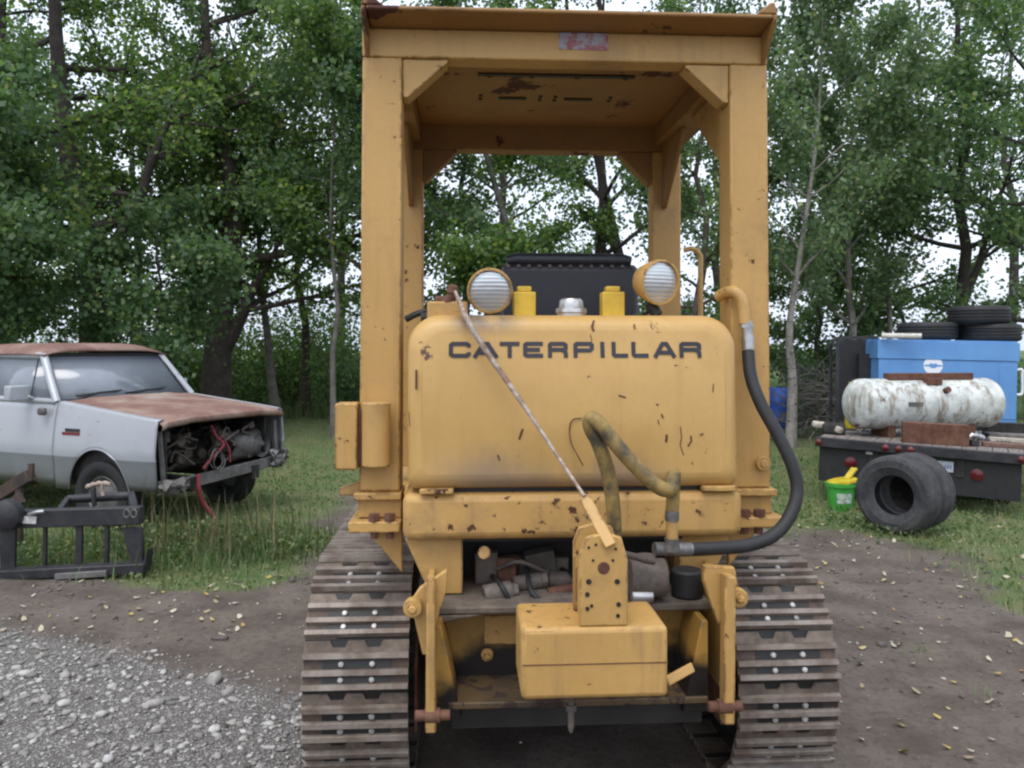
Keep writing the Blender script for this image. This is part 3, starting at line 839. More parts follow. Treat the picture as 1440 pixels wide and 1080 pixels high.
# ------------------------------------------------------------------ the yellow crawler machine
LX, LY, LT = 0.205, 3.0, R(3.3)
LC, LS = math.cos(LT), math.sin(LT)
def S(px, py, y):
    """local point of the machine on the plane y seen at a pixel of the photo"""
    k = (px - CX) / F
    x = (k * (LY + y * LC) - LX + y * LS) / (LC - k * LS)
    d = LY + x * LS + y * LC
    return Vector((x, y, EYE - d * (py - YH) / F))

loader = empty('crawler_tractor', (LX, LY, 0), (0, 0, LT), 'yellow crawler tractor with open canopy, two lamps and steel tracks, seen from the rear', 'crawler tractor')
L_ = loader
Y, YW, YR = M['yellow'], M['yellow_worn'], M['yellow_roof_shaded']

# canopy
roof = MB()
roof.prism([(-.13, 2.926), (-.128, 2.942), (1.44, 2.942), (1.44, 2.912), (0.0, 2.912)], 'yz', -.72, .72)
for s in (-1, 1):
    roof.prism([(0.001, 2.80), (-.126, 2.922), (-.129, 2.941), (0.001, 2.941)], 'yz', s * .7205, s * .738)
    roof.box(s * .7205, s * .746, .0015, 1.44, 2.9115, 2.943)
    roof.prism([(s * .66, 2.9425), (s * .737, 2.9425), (s * .728, 2.985), (s * .712, 2.985)], 'xz', -.127, -.09)
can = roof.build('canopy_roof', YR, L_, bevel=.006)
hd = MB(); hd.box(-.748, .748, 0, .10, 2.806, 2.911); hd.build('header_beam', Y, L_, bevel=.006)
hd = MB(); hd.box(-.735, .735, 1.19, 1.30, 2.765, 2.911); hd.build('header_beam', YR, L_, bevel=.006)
for s in (-1, 1):
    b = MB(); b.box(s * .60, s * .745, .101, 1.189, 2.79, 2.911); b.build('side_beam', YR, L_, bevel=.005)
    # rear and front posts
    p = MB(); p.prism([(s * .605, 2.8055), (s * .747, 2.8055), (s * .760, 1.232), (s * .612, 1.232)], 'xz', 0, .14)
    p.build('post', Y, L_, bevel=.007)
    p = MB(); p.box(s * .59, s * .738, 1.19, 1.30, 1.15, 2.764); p.build('post', Y, L_, bevel=.006)
    g = MB(); g.prism([(s * .604, 2.805), (s * .44, 2.805), (s * .44, 2.795), (s * .585, 2.665), (s * .604, 2.665)], 'xz', .012, .10)
    g.prism([(.141, 2.789), (.62, 2.789), (.62, 2.77), (.16, 2.44), (.141, 2.44)], 'yz', s * .64, s * .66)
    g.build('gusset', Y, L_, bevel=.003)
    g = MB(); g.prism([(s * .589, 2.764), (s * .42, 2.764), (s * .42, 2.752), (s * .572, 2.60), (s * .589, 2.60)], 'xz', 1.20, 1.28)
    g.prism([(1.189, 2.789), (.80, 2.789), (.80, 2.77), (1.17, 2.47), (1.189, 2.47)], 'yz', s * .64, s * .66)
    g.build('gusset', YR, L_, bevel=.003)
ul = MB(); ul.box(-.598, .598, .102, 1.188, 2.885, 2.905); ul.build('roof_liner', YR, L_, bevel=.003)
sl = MB()
z_ = 2.882
a, b = S(672, 110, .40), S(892, 110, .40)
sl.box(a.x, b.x, .38, .41, z_ - .004, z_)
for px in (688, 748, 812, 880):
    c = S(px, 112, .40); sl.cyl((c.x, .41, z_ - .006), (c.x, .41, z_ + .002), .011, n=8)
for px in (700, 790, ): 
    a, b = S(px, 155, .8), S(px + 38, 155, .8); sl.box(a.x, b.x, .70, .725, z_ - .004, z_)
for px in (675, 757, 777, 852):
    for yy in (.68, .73):
        c = S(px, 155, .8); sl.cyl((c.x, yy, z_ - .004), (c.x, yy, z_), .009, n=8)
sl.build('roof_slots', M['dark'], can)
st = NT('faded_sticker'); v = st.mapped('Object')
nz = st.noise(24, 5, .6, v); nb = st.noise(60, 3, .5, st.mapped('Object', (1, 1, 4)))
cc = st.mix(st.step(nz, .42, .58), (0.30, 0.30, 0.34), (0.28, 0.075, 0.075)); cc = st.mix(st.step(nb, .55, .62, 0, .6), cc, (.36, .3, .3))
st.done(cc, .5)
a, b = S(786, 46, 0), S(855, 71, 0)
dk = MB(); dk.box(a.x, b.x, -.003, -.0005, b.z, a.z); o = dk.build('sticker', st.mat, L_); o['label'] = 'faded red and white sticker'

# hood over the rear tank
def bul(t, z):
    u = 2 * min(1, max(0, t)) - 1; w = min(1, max(0, (z - 1.30) / .2)); w = w * w * (3 - 2 * w); q = min(1, max(0, (1.80 - z) / .2)); q = q * q * (3 - 2 * q)
    return .017 * (1 - u * u) ** 1.5 * w * (.25 + .75 * q) * (1 if z < 1.83 else max(0, (1.868 - z) / .038))
def hood():
    z0, z1, xl, xr = 1.262, 1.868, -.577, .588
    def outline(i):
        rt, rb = .115 - i * .5, .035
        pts = []
        for (cx, cz, r, a0) in ((xr - i - rt, z1 - i - rt, rt, 0), (xl + i + rt, z1 - i - rt, rt, 90), (xl + i + rb, z0 + i + rb, rb, 180), (xr - i - rb, z0 + i + rb, rb, 270)):
            for k in range(9):
                a = R(a0 + k * 90 / 8); pts.append((cx + r * math.cos(a), cz + r * math.sin(a)))
        return pts
    rings = [(0, .27)] + [(0, -.115)] + [(.055 * (1 - math.cos(R(a))), -.115 - .055 * math.sin(R(a))) for a in (15, 30, 45, 60, 75, 90)]
    m = MB(); n = 36; vs = []; fs = []
    for (i, y) in rings:
        for (x, z) in outline(i):
            vs.append((x, y + max(0, z - 1.45) ** 2 * .22, z))
    for r in range(len(rings) - 1):
        for k in range(n):
            k2 = (k + 1) % n; fs.append((r * n + k, r * n + k2, (r + 1) * n + k2, (r + 1) * n + k))
    m.add(vs, fs)
    # rear face: rows across the outline so that the bulge is real
    o = (len(rings) - 1) * n
    L = len(rings) - 1
    ring = [vs[L * n + k] for k in range(n)]
    left = [ring[k] for k in range(9, 27)]; right = [ring[k % n] for k in list(range(8, -1, -1)) + list(range(35, 26, -1))]
    rows = []
    for p, q in zip(left, right):
        row = []
        for k in range(13):
            t = k / 12; x = p[0] + (q[0] - p[0]) * t; z = p[2] + (q[2] - p[2]) * t; y = p[1] + (q[1] - p[1]) * t
            row.append((x, y - bul(t, z), z))
        rows.append(row)
    # densify tall gap between row 8 and 9
    dense = []
    for i, r_ in enumerate(rows):
        dense.append(r_)
        if i + 1 < len(rows) and abs(rows[i + 1][0][2] - r_[0][2]) > .1:
            for t in np.linspace(0, 1, 14)[1:-1]:
                rr = []
                for k in range(13):
                    a_, b_ = r_[k], rows[i + 1][k]; z = a_[2] + (b_[2] - a_[2]) * t; x = a_[0] + (b_[0] - a_[0]) * t
                    y0 = -.17 + max(0, z - 1.45) ** 2 * .22; tt = k / 12
                    rr.append((x, y0 - bul(tt, z), z))
                dense.append(rr)
    m.grid(dense, flip=False)
    t = NT('hood_paint')
    v = t.mapped('Object')
    col = YEL
    big = t.noise(1.6, 3, .5, v); fine = t.noise(42, 5, .6, v)
    c = t.mix(t.step(big, .35, .7), (0.46, 0.275, 0.082), (0.53, 0.33, 0.112))
    c = t.mix(t.step(fine, .35, .8, 0, .15), c, (0.36, .19, .045))
    # dusty rub along the lower edge, exhaust smudge at the top left, runs
    z = t.axis('Z'); x = t.axis('X')
    dz = t.math('SUBTRACT', 1.44, z)
    band = t.step(t.math('ADD', dz, t.math('MULTIPLY', t.math('SUBTRACT', t.noise(4, 5, .6, t.mapped('Object', (1, 1, .5))), .5), .35)), .02, .17)
    cen = t.step(t.math('ABSOLUTE', t.math('ADD', x, .06)), .5, .22)
    c = t.mix(t.math('MULTIPLY', t.math('MULTIPLY', band, cen), .75), c, (.19, .145, .12))
    c = t.mix(t.math('MULTIPLY', t.step(t.noise(2.5, 5, .6, t.mapped('Object', (8, 8, .7))), .48, .75), .24), c, (.34, .185, .05))
    sm_ = t.math('MULTIPLY', t.step(t.math('ABSOLUTE', t.math('ADD', x, .31)), .17, .04), t.step(z, 1.78, 1.85))
    c = t.mix(t.math('MULTIPLY', sm_, t.step(t.noise(13, 5, .6, v), .2, .6, .3, .9)), c, (.09, .075, .06))
    n1 = t.noise(15, 9, .68, v); n2 = t.noise(2.4, 2, .5, t.mapped('Object', (1, 1, 1), (3.3, 1.7, .4)))
    ch = t.step(t.math('ADD', n1, t.math('MULTIPLY', t.math('SUBTRACT', n2, .5), .5)), .70, .715)
    sc = t.step(t.noise(9, 6, .6, t.mapped('Object', (3, 3, .8), (2, 0, 5))), .70, .715)
    ch = t.math('MAXIMUM', ch, sc)
    c = t.mix(ch, c, (0.10, .045, .025))
    t.bump(t.math('SUBTRACT', t.math('MULTIPLY', t.noise(2.6, 3, .5, v), .6), t.math('MULTIPLY', ch, .3)), .3, .012)
    t.done(c, t.mixf(big, .38, .5))
    return m.build('hood', t.mat, L_, smooth=50)
hd_ = hood()
def hood_y(x, z):
    t = (x + .577) / 1.165
    return -.17 + max(0, z - 1.45) ** 2 * .22 - bul(t, z)

# lettering on the hood
GL = {'C': [[(1, .70), (1, .88), (.88, 1), (.12, 1), (0, .88), (0, .12), (.12, 0), (.88, 0), (1, .12), (1, .30)]],
      'A': [[(0, 0), (.40, 1), (.60, 1), (1, 0)], [(.22, .26), (.78, .26)]],
      'T': [[(0, 1), (1, 1)], [(.5, .95), (.5, 0)]],
      'E': [[(1, 1), (.1, 1), (0, .9), (0, .1), (.1, 0), (1, 0)], [(.05, .5), (.93, .5)]],
      'R': [[(0, 0), (0, .9), (.08, 1), (.88, 1), (1, .9), (1, .62), (.88, .5), (.05, .5)], [(.78, .48), (.96, .36), (1, .2), (1, 0)]],
      'P': [[(0, 0), (0, .9), (.08, 1), (.88, 1), (1, .9), (1, .6), (.88, .45), (.05, .45)]],
      'I': [[(.5, 1), (.5, 0)]], 'L': [[(0, 1), (0, .1), (.1, 0), (1, 0)]]}
def ribbon(m, pts, w, yfun, off):
    n = len(pts); Lf, Rt = [], []
    for i, p in enumerate(pts):
        p = Vector(p)
        d0 = (p - Vector(pts[i - 1])).normalized() if i else None
        d1 = (Vector(pts[i + 1]) - p).normalized() if i < n - 1 else None
        d = ((d0 or d1) + (d1 or d0)).normalized()
        nn = Vector((-d.y, d.x)); c = nn.dot(Vector((-(d1 or d0).y, (d1 or d0).x)))
        k = w / 2 / max(.6, c)
        Lf.append(p + nn * k); Rt.append(p - nn * k)
    vs = []
    for q in Lf + Rt: vs.append((q.x, yfun(q.x, q.y) - off, q.y))
    fs = [(i, i + 1, n + i + 1, n + i) for i in range(n - 1)]
    m.add(vs, fs)
    m.add([(x, y + .0015, z) for (x, y, z) in vs], [f[::-1] for f in fs])
def letters(word, starts, widths, ztop, zbot, w, yfun, mats, parent, name='lettering'):
    m = MB()
    for ch, x0, wd in zip(word, starts, widths):
        for si, pl in enumerate(GL[ch]):
            if ch == 'I': pts = [(x0 + wd / 2, zbot + (ztop - zbot) * v_) for u_, v_ in pl]
            else: 
                def mp(u_, v_): return (x0 + w / 2 + (wd - w) * u_, zbot + w / 2 + (ztop - zbot - w) * v_)
                pts = [mp(*q) for q in pl]
                # straight free ends reach the cap line
                out = []
                for i, q in enumerate(pl):
                    x, z = mp(*q)
                    if i in (0, len(pl) - 1):
                        if q[1] == 0 and abs(pl[1 if i == 0 else -2][1] - q[1]) > .01 and abs(pl[1 if i == 0 else -2][0] - q[0]) < .5: z -= w / 2
                        if q[1] == 1 and ch in 'L': z += w / 2
                        if q[0] == 1 and abs(pl[1 if i == 0 else -2][1] - q[1]) < .01: x += w / 2
                        if ch == 'T' and si == 0: x = x0 if q[0] == 0 else x0 + wd
                    out.append((x, z))
                pts = out
            ribbon(m, pts, w, yfun, .0022 + .0005 * si)
    return m.build(name, mats, parent)
PXW = [(631, 662), (664, 702), (703, 731), (736, 764), (771, 799), (807, 836), (843, 853), (861, 884), (889, 913), (919, 953), (957, 988)]
st_, wd_ = [], []
for a, b in PXW:
    pa, pb = S(a, 491, -.17), S(b, 491, -.17); st_.append(pa.x); wd_.append(pb.x - pa.x)
zt, zb = S(800, 480.5, -.17).z, S(800, 503, -.17).z
o = letters('CATERPILLAR', st_, wd_, zt, zb, .0142, hood_y, M['black_letter'], hd_)
o['label'] = 'worn black maker name lettering'

SCR = [[(957, 600), (959, 615), (957, 626), (962, 640)], [(972, 613), (973, 620), (968, 628)], [(938, 611), (937, 622)], [(925, 590), (927, 597)], [(930, 582), (933, 588)], [(838, 450), (835, 458), (837, 466)], [(832, 470), (834, 478), (832, 486)], [(985, 612), (990, 610)], [(735, 603), (730, 618)], [(974, 650), (975, 654)], [(895, 455), (896, 462)], [(585, 520), (585, 548)], [(575, 580), (576, 600)], [(860, 610), (869, 618)], [(700, 640), (703, 648)], [(1005, 540), (1004, 552)], [(870, 556), (880, 559)]]
for k, pl in enumerate(SCR):
    m = MB(); ribbon(m, [((v_ := S(a, c, -.18)).x, v_.z) for a, c in pl], .003 + .0022 * (k % 3), hood_y, .0012); m.build('paint_scratch', M['rust'], hd_)
# lower rear box, seam trims, corner brackets
lb = MB(); lb.box(-.592, .602, -.155, .34, 1.085, 1.248)
o = lb.build('rear_panel', YW, L_, bevel=.03, seg=3)
sm_ = MB(); sm_.box(-.52, .53, -.12, .2, 1.2485, 1.262); sm_.build('seam', M['dark'], L_)
for a, b in ((590, 638), (988, 1036)):
    p, q = S(a, 690, -.165), S(b, 690, -.165); tr = MB(); tr.box(p.x, q.x, -.172, -.13, 1.2495, 1.268); tr.build('seam_clip', Y, L_, bevel=.004)
for s in (-1, 1):
    f = MB()
    f.box(s * .606, s * .775, -.03, .16, 1.205, 1.231)
    f.box(s * .606, s * .765, .0, .14, 1.135, 1.2045)
    f.box(s * .606, s * .79, -.06, .18, 1.095, 1.1345)
    f.prism([(s * .606, 1.0945), (s * .74, 1.0945), (s * .606, .93)], 'xz', .02, .05)
    fl = f.build('post_foot', Y if s < 0 else YW, L_, bevel=.005)
    for dx in (.645, .70):
        bt = MB(); bt.cyl((s * dx, -.045, 1.1345), (s * dx, -.045, 1.16), .021, n=6); bt.build('bolt', M['rust'], fl)
        bt = MB(); bt.cyl((s * dx, -.035, 1.0945), (s * dx, -.035, 1.07), .016, n=6); bt.build('nut', M['rust'], fl)
    fd = MB(); fd.box(s * .55, s * .735, .19, 2.2, 1.06, 1.075); fd.build('fender', Y, L_, bevel=.003)
bb = MB(); c = S(1071, 651, -.002); bb.cyl((c.x, -.025, c.z), (c.x, -.0005, c.z), .026, n=20); bb.cyl((c.x, -.032, c.z), (c.x, -.0255, c.z), .014, n=6); bb.build('bolt', YW, L_, bevel=.002)

# tube and plate fixed outside the left post
a, b = S(472, 567, -.03), S(503, 660, -.03)
lt = MB(); lt.box(a.x, b.x, -.05, .05, b.z, a.z); o1 = lt.build('tool_box', YW, L_, bevel=.006)
lt = MB(); c0, c1 = S(529, 655, -.06), S(529, 566, -.06); lt.cyl(c0, c1, .050, n=28); lt.build('tube_holder', Y, L_, bevel=.004)
a, b = S(500, 575, -.02), S(512, 652, -.02)
lt = MB(); lt.box(b.x - .03, b.x + .02, -.035, -.001, b.z, a.z); lt.build('hinge_strip', M['rust'], L_)
lt = MB(); p = S(478, 690, .05); lt.prism([(p.x, p.z - .015), (p.x + .11, p.z - .015), (p.x + .11, p.z + .05), (p.x, p.z + .012)], 'xz', .03, .06); lt.build('step_bracket', YW, L_, bevel=.003)

# lamps
def lamp(c, r, aim, nm_lab):
    d = Vector(aim).normalized()
    m = MB()
    m.lathe([(0.0, -.115), (r * .45, -.112), (r * .8, -.085), (r * 1.0, -.03), (r * 1.06, -.005), (r * 1.06, .008), (r * .97, .010), (r * .95, 0.0)], c, d, 32)
    o = m.build('headlight', Y, L_, smooth=40); o['label'] = nm_lab
    l = MB(); l.lathe([(r * .95, .0), (r * .7, .010), (r * .4, .016), (0.0005, .018)], c, d, 32); l.build('lens', M['lens'], o, smooth=60)
    b_ = MB(); b_.cyl(Vector(c) - d * .06 + Vector((0, 0, -r)), Vector((c[0], c[1] + .04, 1.872)) , .022, n=10); b_.build('bracket', M['dark'], o)
lamp(S(689, 409, -.02), .079, (-.05, -1, -.22), 'yellow work lamp aimed straight back')
lamp(S(928, 397, -.02), .079, (.42, -1, -.12), 'yellow work lamp turned to the right')

m = MB(); m.tube(spline([S(692, 440, .04), S(700, 452, .10), S(672, 447, .08), S(640, 449, .06), S(606, 446, .03)], 5), .005, 6); m.build('lamp_wire', M['rubber'], L_, smooth=60)
m = MB(); m.tube(spline([S(925, 430, .04), S(905, 443, .08), S(890, 446, .12), S(870, 447, .2)], 5), .005, 6); m.build('lamp_wire', M['rubber'], L_, smooth=60)
# caps on the tank
def fcap(px, w):
    a, b = S(px - w / 2, 411, .06), S(px + w / 2, 446, .06)
    m = MB(); m.box(a.x, b.x, .03, .10, 1.84, a.z); cx = (a.x + b.x) / 2
    t_ = S(px, 403, .06).z; m.box(cx - .026, cx + .026, .04, .09, a.z + .0005, t_)
    m.build('valve_cap', M['yellow_bright'], L_, bevel=.004)
fcap(737, 31); fcap(861, 31)
c = S(803, 430, .08); m = MB(); m.lathe([(0, .056), (.038, .055), (.045, .046), (.047, .022), (.058, .018), (.060, .004), (.055, 0), (.055, -.03)], (c.x, .08, S(803, 441, .08).z), (0, 0, 1), 28); m.build('filler_cap', M['dull_chrome'], L_, smooth=40)

# operator seat
m = MB(); a, b = S(704, 372, .55), S(896, 445, .55)
m.box(a.x, b.x, .50, .64, 1.60, a.z); seat = m.build('seat_back', M['vinyl'], L_, bevel=.03, seg=3)
m = MB(); a2, b2 = S(706, 358, .55), S(893, 370, .55)
m.tube([(a2.x + .02, .55, a2.z - .028), (a2.x + .06, .55, a2.z - .022), (b2.x - .06, .55, a2.z - .022), (b2.x - .02, .55, a2.z - .028)], [.024, .03, .03, .024], 14); m.build('top_roll', M['vinyl'], seat, smooth=60)
m = MB()
for k in range(13):
    x = a.x + .03 + (b.x - a.x - .06) * k / 12; m.lathe([(0.0005, .006), (.006, .004), (.009, 0)], (x, .4995, a.z - .012), (0, -1, 0), 10)
m.build('stud', M['casting'], seat)
m = MB(); m.box(a.x + .03, b.x - .03, .66, 1.12, 1.60, 1.72); m.build('seat_cushion', M['vinyl'], L_, bevel=.03, seg=3)

# operator platform, engine hood and lever console ahead of the seat
m = MB(); m.box(-.58, .58, .345, 1.5, 1.15, 1.19); m.build('platform', YW, L_, bevel=.004)
m = MB(); m.box(-.38, .38, .50, 1.15, 1.191, 1.60); m.build('seat_base', YW, L_, bevel=.01)
m = MB(); m.box(-.36, .36, 1.55, 3.0, .95, 1.66); m.build('engine_hood', Y, L_, bevel=.03, seg=3)
m = MB(); m.box(-.30, .30, 1.42, 1.54, 1.19, 1.78); m.build('dashboard', M['dark'], L_, bevel=.02)
m = MB(); pts = spline([S(962, 352, .75), S(974, 350, .75), S(984, 358, .75), S(985, 372, .75), S(985, 440, .75), S(985, 560, .75)], 4); m.tube(pts, .012, 10); m.build('handrail', Y, L_, smooth=60)

# steel pipe elbow and big black hose
m = MB(); pts = spline([S(1010, 417, .06), S(1022, 411, .02), S(1034, 411, -.03), S(1044, 424, -.045), S(1047, 455, -.05)], 6); m.tube(pts, .021, 14); pe = m.build('pipe_elbow', Y, L_, smooth=60)
m = MB(); p0, p1, p2 = S(1050, 452, -.05), S(1051, 472, -.05), S(1052, 496, -.055); m.cyl(p0, p1, .020, n=16); m.cyl(p1, p2, .023, .021, n=16)
m.cyl(S(1050, 456, -.05), S(1050, 461, -.05), .025, n=6); m.build('hose_fitting', M['dull_chrome'], L_, smooth=35)
m = MB(); pts = spline([S(1052, 494, -.055), S(1056, 530, -.09), S(1070, 568, -.13), S(1093, 610, -.17), S(1113, 652, -.20), S(1121, 690, -.22), S(1110, 727, -.25), S(1086, 754, -.28), S(1050, 767, -.30), S(1005, 771, -.32), S(955, 773, -.33)], 8)
m.tube(pts, .0225, 16); m.build('hydraulic_hose', M['rubber'], L_, smooth=60)

m = MB(); m.tube(spline([S(818, 588, -.19), S(806, 590, -.192), S(801, 602, -.192), S(803, 622, -.192), S(812, 640, -.192), S(820, 655, -.192)], 5), .0022, 6); m.build('loose_wire', M['rust'], L_, smooth=60)
# left control valve with fitting and short hose
m = MB(); a, b = S(601, 424, -.02), S(658, 452, -.02); m.box(a.x, b.x, -.05, .05, 1.80, a.z); m.build('valve_block', YW, L_, bevel=.008)
m = MB(); c = S(636, 416, -.03); m.cyl(c + Vector((-.025, 0, -.03)), c + Vector((.01, -.005, .012)), .019, n=12); m.cyl(c + Vector((0, -.005, .012)), c + Vector((.004, -.012, .038)), .024, .016, n=10)
m.cyl(S(612, 421, 0), S(625, 421, 0), .013, n=8); m.build('rusty_fitting', M['rust'], L_, bevel=.003)
m = MB(); m.tube(spline([S(571, 449, .03), S(585, 442, .02), S(600, 437, .02)], 4), .012, 10); m.cyl(S(592, 446, .0), S(602, 446, .0), .018, n=10); m.build('short_hose', M['rubber'], L_)
# long weathered rod from the fitting to the lever
m = MB(); pts = spline([S(640, 410, -.06), S(648, 428, -.12), S(660, 455, -.195), S(690, 503, -.22), S(740, 575, -.30), S(790, 650, -.42), S(822, 698, -.53)], 6)
m.tube(pts, [.0055 + .005 * math.sin(math.pi * min(1, k / (len(pts) - 1) * 1.25)) for k in range(len(pts))], 10); m.build('pull_rod', M['rope'], L_, smooth=60)

# hitch: counterweight box, slotted bracket, lever
m = MB(); a, b = S(733, 885, -.65), S(940, 981, -.65); m.box(a.x, b.x, -.65, -.40, b.z, a.z); hb = m.build('drawbar_box', YW, L_, bevel=.016, seg=3)
gr_ = MB(); gr_.box(a.x + .004, b.x - .002, -.6515, -.649, (a.z + b.z) / 2 - .002, (a.z + b.z) / 2 + .001); gr_.build('weld_line', M['rust'], hb)
m = MB()
A_, B_ = S(815, 884, -.64), S(883, 884, -.64); zt_ = S(850, 752, -.64).z; cx = S(850, 800, -.64).x
pl = [(A_.x, a.z + .001), (B_.x, a.z + .001), (B_.x, S(0, 800, -.64).z), (cx + .05, S(0, 768, -.64).z), (cx + .02, zt_), (cx - .02, zt_), (cx - .055, S(0, 768, -.64).z), (A_.x, S(0, 790, -.64).z)]
m.prism(pl, 'xz', -.640, -.618); m.prism([(p_[0] * .98 + cx * .02, p_[1]) for p_ in pl], 'xz', -.50, -.478)
m.box(A_.x + .012, A_.x + .028, -.6175, -.5005, a.z + .002, S(0, 830, -.64).z)
hp = m.build('hitch_bracket', YW, L_, bevel=.004)
m = MB()
for (px, py, r_) in ((828, 818, .008), (868, 818, .008), (826, 836, .007), (870, 850, .007), (828, 770, .004), (838, 766, .004), (862, 764, .004), (866, 772, .004), (834, 788, .004), (862, 788, .004), (826, 856, .006), (869, 866, .006), (832, 852, .005)):
    c = S(px, py, -.641); m = MB(); m.cyl((c.x, -.6425, c.z), (c.x, -.6395, c.z), r_, n=12); m.build('bolt_hole', M['dark'], hp)
c = S(849, 799, -.641); m = MB(); m.lathe([(.0005, .003), (.015, .0028), (.018, 0)], (c.x, -.6402, c.z), (0, -1, 0), 18); m.build('pin_hole', M['rust'], hp)
m = MB(); m.bar(S(859, 768, -.655), S(822, 700, -.56), .034, .012, up=(0, -1, .2)); m.build('hitch_lever', Y, L_, bevel=.003)
m = MB(); m.bar(S(938, 958, -.50), S(974, 938, -.44), .030, .012, up=(0, -1, .3)); m.build('pin_handle', Y, L_, bevel=.004)
m = MB(); c = S(803, 985, -.55); m.cyl(c + Vector((0, 0, .01)), c + Vector((0, 0, -.075)), .009, n=10); m.cyl(c + Vector((0, 0, -.012)), c + Vector((0, 0, -.03)), .017, n=6); m.cyl(c + Vector((0, 0, -.075)), c + Vector((0, 0, -.095)), .011, .005, n=8); m.build('clevis_pin', M['casting'], L_)

# worn double hydraulic pipes curving over the hitch
m = MB(); pts = spline([S(865, 772, -.38), S(863, 720, -.40), S(856, 668, -.41), S(842, 625, -.42), S(830, 600, -.425), S(832, 588, -.435), S(845, 598, -.45), S(872, 632, -.46), S(905, 667, -.47), S(930, 687, -.47), S(943, 686, -.455), S(947, 668, -.44)], 7)
m.tube(pts, .0235, 16); m.build('hydraulic_pipe', M['worn_hose'], L_, smooth=60)
m = MB(); pts = spline([S(948, 663, -.42), S(947, 690, -.41), S(945, 722, -.41)], 5); m.tube(pts, .0215, 14); m.build('hydraulic_pipe', M['worn_hose'], L_, smooth=60)
m = MB(); m.cyl(S(945, 718, -.41), S(945, 732, -.41), .0225, n=14); m.build('pipe_clamp', M['dull_steel'], L_, smooth=35)
m = MB(); m.cyl(S(945, 757, -.41), S(945, 775, -.41), .025, n=6); m.cyl(S(920, 772, -.40), S(972, 772, -.38), .022, n=12); m.build('hose_fitting', M['dull_steel'], L_, smooth=35)
m = MB(); m.cyl(S(945, 731, -.41), S(945, 758, -.41), .019, n=14); m.build('pipe_sleeve', Y, L_, smooth=40)

# main frame, final drive case and everything dark inside
m = MB()
m.prism([(-.588, 1.084), (-.385, 1.084), (-.385, .885), (-.50, .885)], 'xz', -.10, 1.5)
m.prism([(.595, 1.084), (.40, 1.084), (.40, .885), (.51, .885)], 'xz', -.06, 1.5)
m.build('main_frame', Y, L_, bevel=.006)
m = MB(); m.box(-.384, .399, .16, .20, .80, 1.084); m.box(-.384, .399, -.10, .18, 1.07, 1.083); m.box(-.40, .40, .21, 2.6, .30, 1.05); m.build('belly_housing', M['dark'], L_)
m = MB()
zl = S(0, 866, -.24).z
m.box(-.47, .465, -.24, .159, zl - .025, zl)
m.prism([(-.47, zl - .0255), (-.31, zl - .0255), (-.47, zl - .055)], 'xz', -.24, -.20)
m.build('case_ledge', M['grey_dust'], L_, bevel=.006)
# rear face of the case: yellow with a big oil stain
def case_mat():
    t = NT('oily_case_paint'); v = t.mapped('Object')
    n = t.noise(5, 6, .6, v); z = t.axis('Z'); x = t.axis('X')
    c = t.mix(t.step(n, .35, .7), (.36, .195, .035), (.27, .15, .035))
    c = t.mix(t.step(t.noise(11, 5, .6, v), .6, .7, 0, .8), c, (.12, .085, .055))
    k = t.math('ADD', t.math('MULTIPLY', t.math('SUBTRACT', .80, z), 5.0), t.math('MULTIPLY', t.math('SUBTRACT', n, .5), 1.5))
    k = t.math('SUBTRACT', k, t.math('MULTIPLY', t.math('ABSOLUTE', t.math('SUBTRACT', x, .1)), 1.5))
    oil = t.step(k, -.35, .15)
    c = t.mix(oil, c, (.010, .008, .007))
    return t.done(c, t.mixf(oil, .5, .35))
CM = case_mat()
M['oily_plate'] = painted('oily_yellow_paint', (.085, .052, .02), .47, .95, .5, .7, dirt=(.018, .014, .012), chip_scale=10, rust=(.02, .014, .011))
m = MB(); m.box(-.46, .455, -.12, .15, .55, zl - .0255); m.build('transmission_case', CM, L_)
for s, px in ((-1, 612), (1, 992)):
    m = MB(); x = S(px, 920, -.30).x; m.prism([(x, zl - .03), (x - s * .02, zl - .03), (x - s * .085, .552), (x, .552)], 'xz', -.33, -.121); m.build('case_side_plate', CM, L_, bevel=.004)
m = MB(); a, b = S(681, 866, -.125), S(735, 905, -.125); m.box(a.x, b.x, -.128, -.1205, b.z, a.z); cp = m.build('cover_plate', YW, L_, bevel=.002)
for px, py in ((685, 921), (664, 962)):
    m = MB(); c = S(px, py, -.13); m.cyl((c.x, -.135, c.z), (c.x, -.1205, c.z), .022, n=18); m.cyl((c.x, -.15, c.z), (c.x, -.1355, c.z), .010, n=6); m.build('drain_plug', YW, L_, bevel=.002)
m = MB(); zb_ = S(0, 1003, -.33).z; m.box(-.43, .42, -.34, .159, zb_ - .022, zb_); m.build('bottom_plate', M['oily_plate'], L_, bevel=.004)
m = MB(); m.box(-.42, .41, -.3, .2, zb_ - .10, zb_ - .023); m.build('guard_plate', M['dark'], L_)

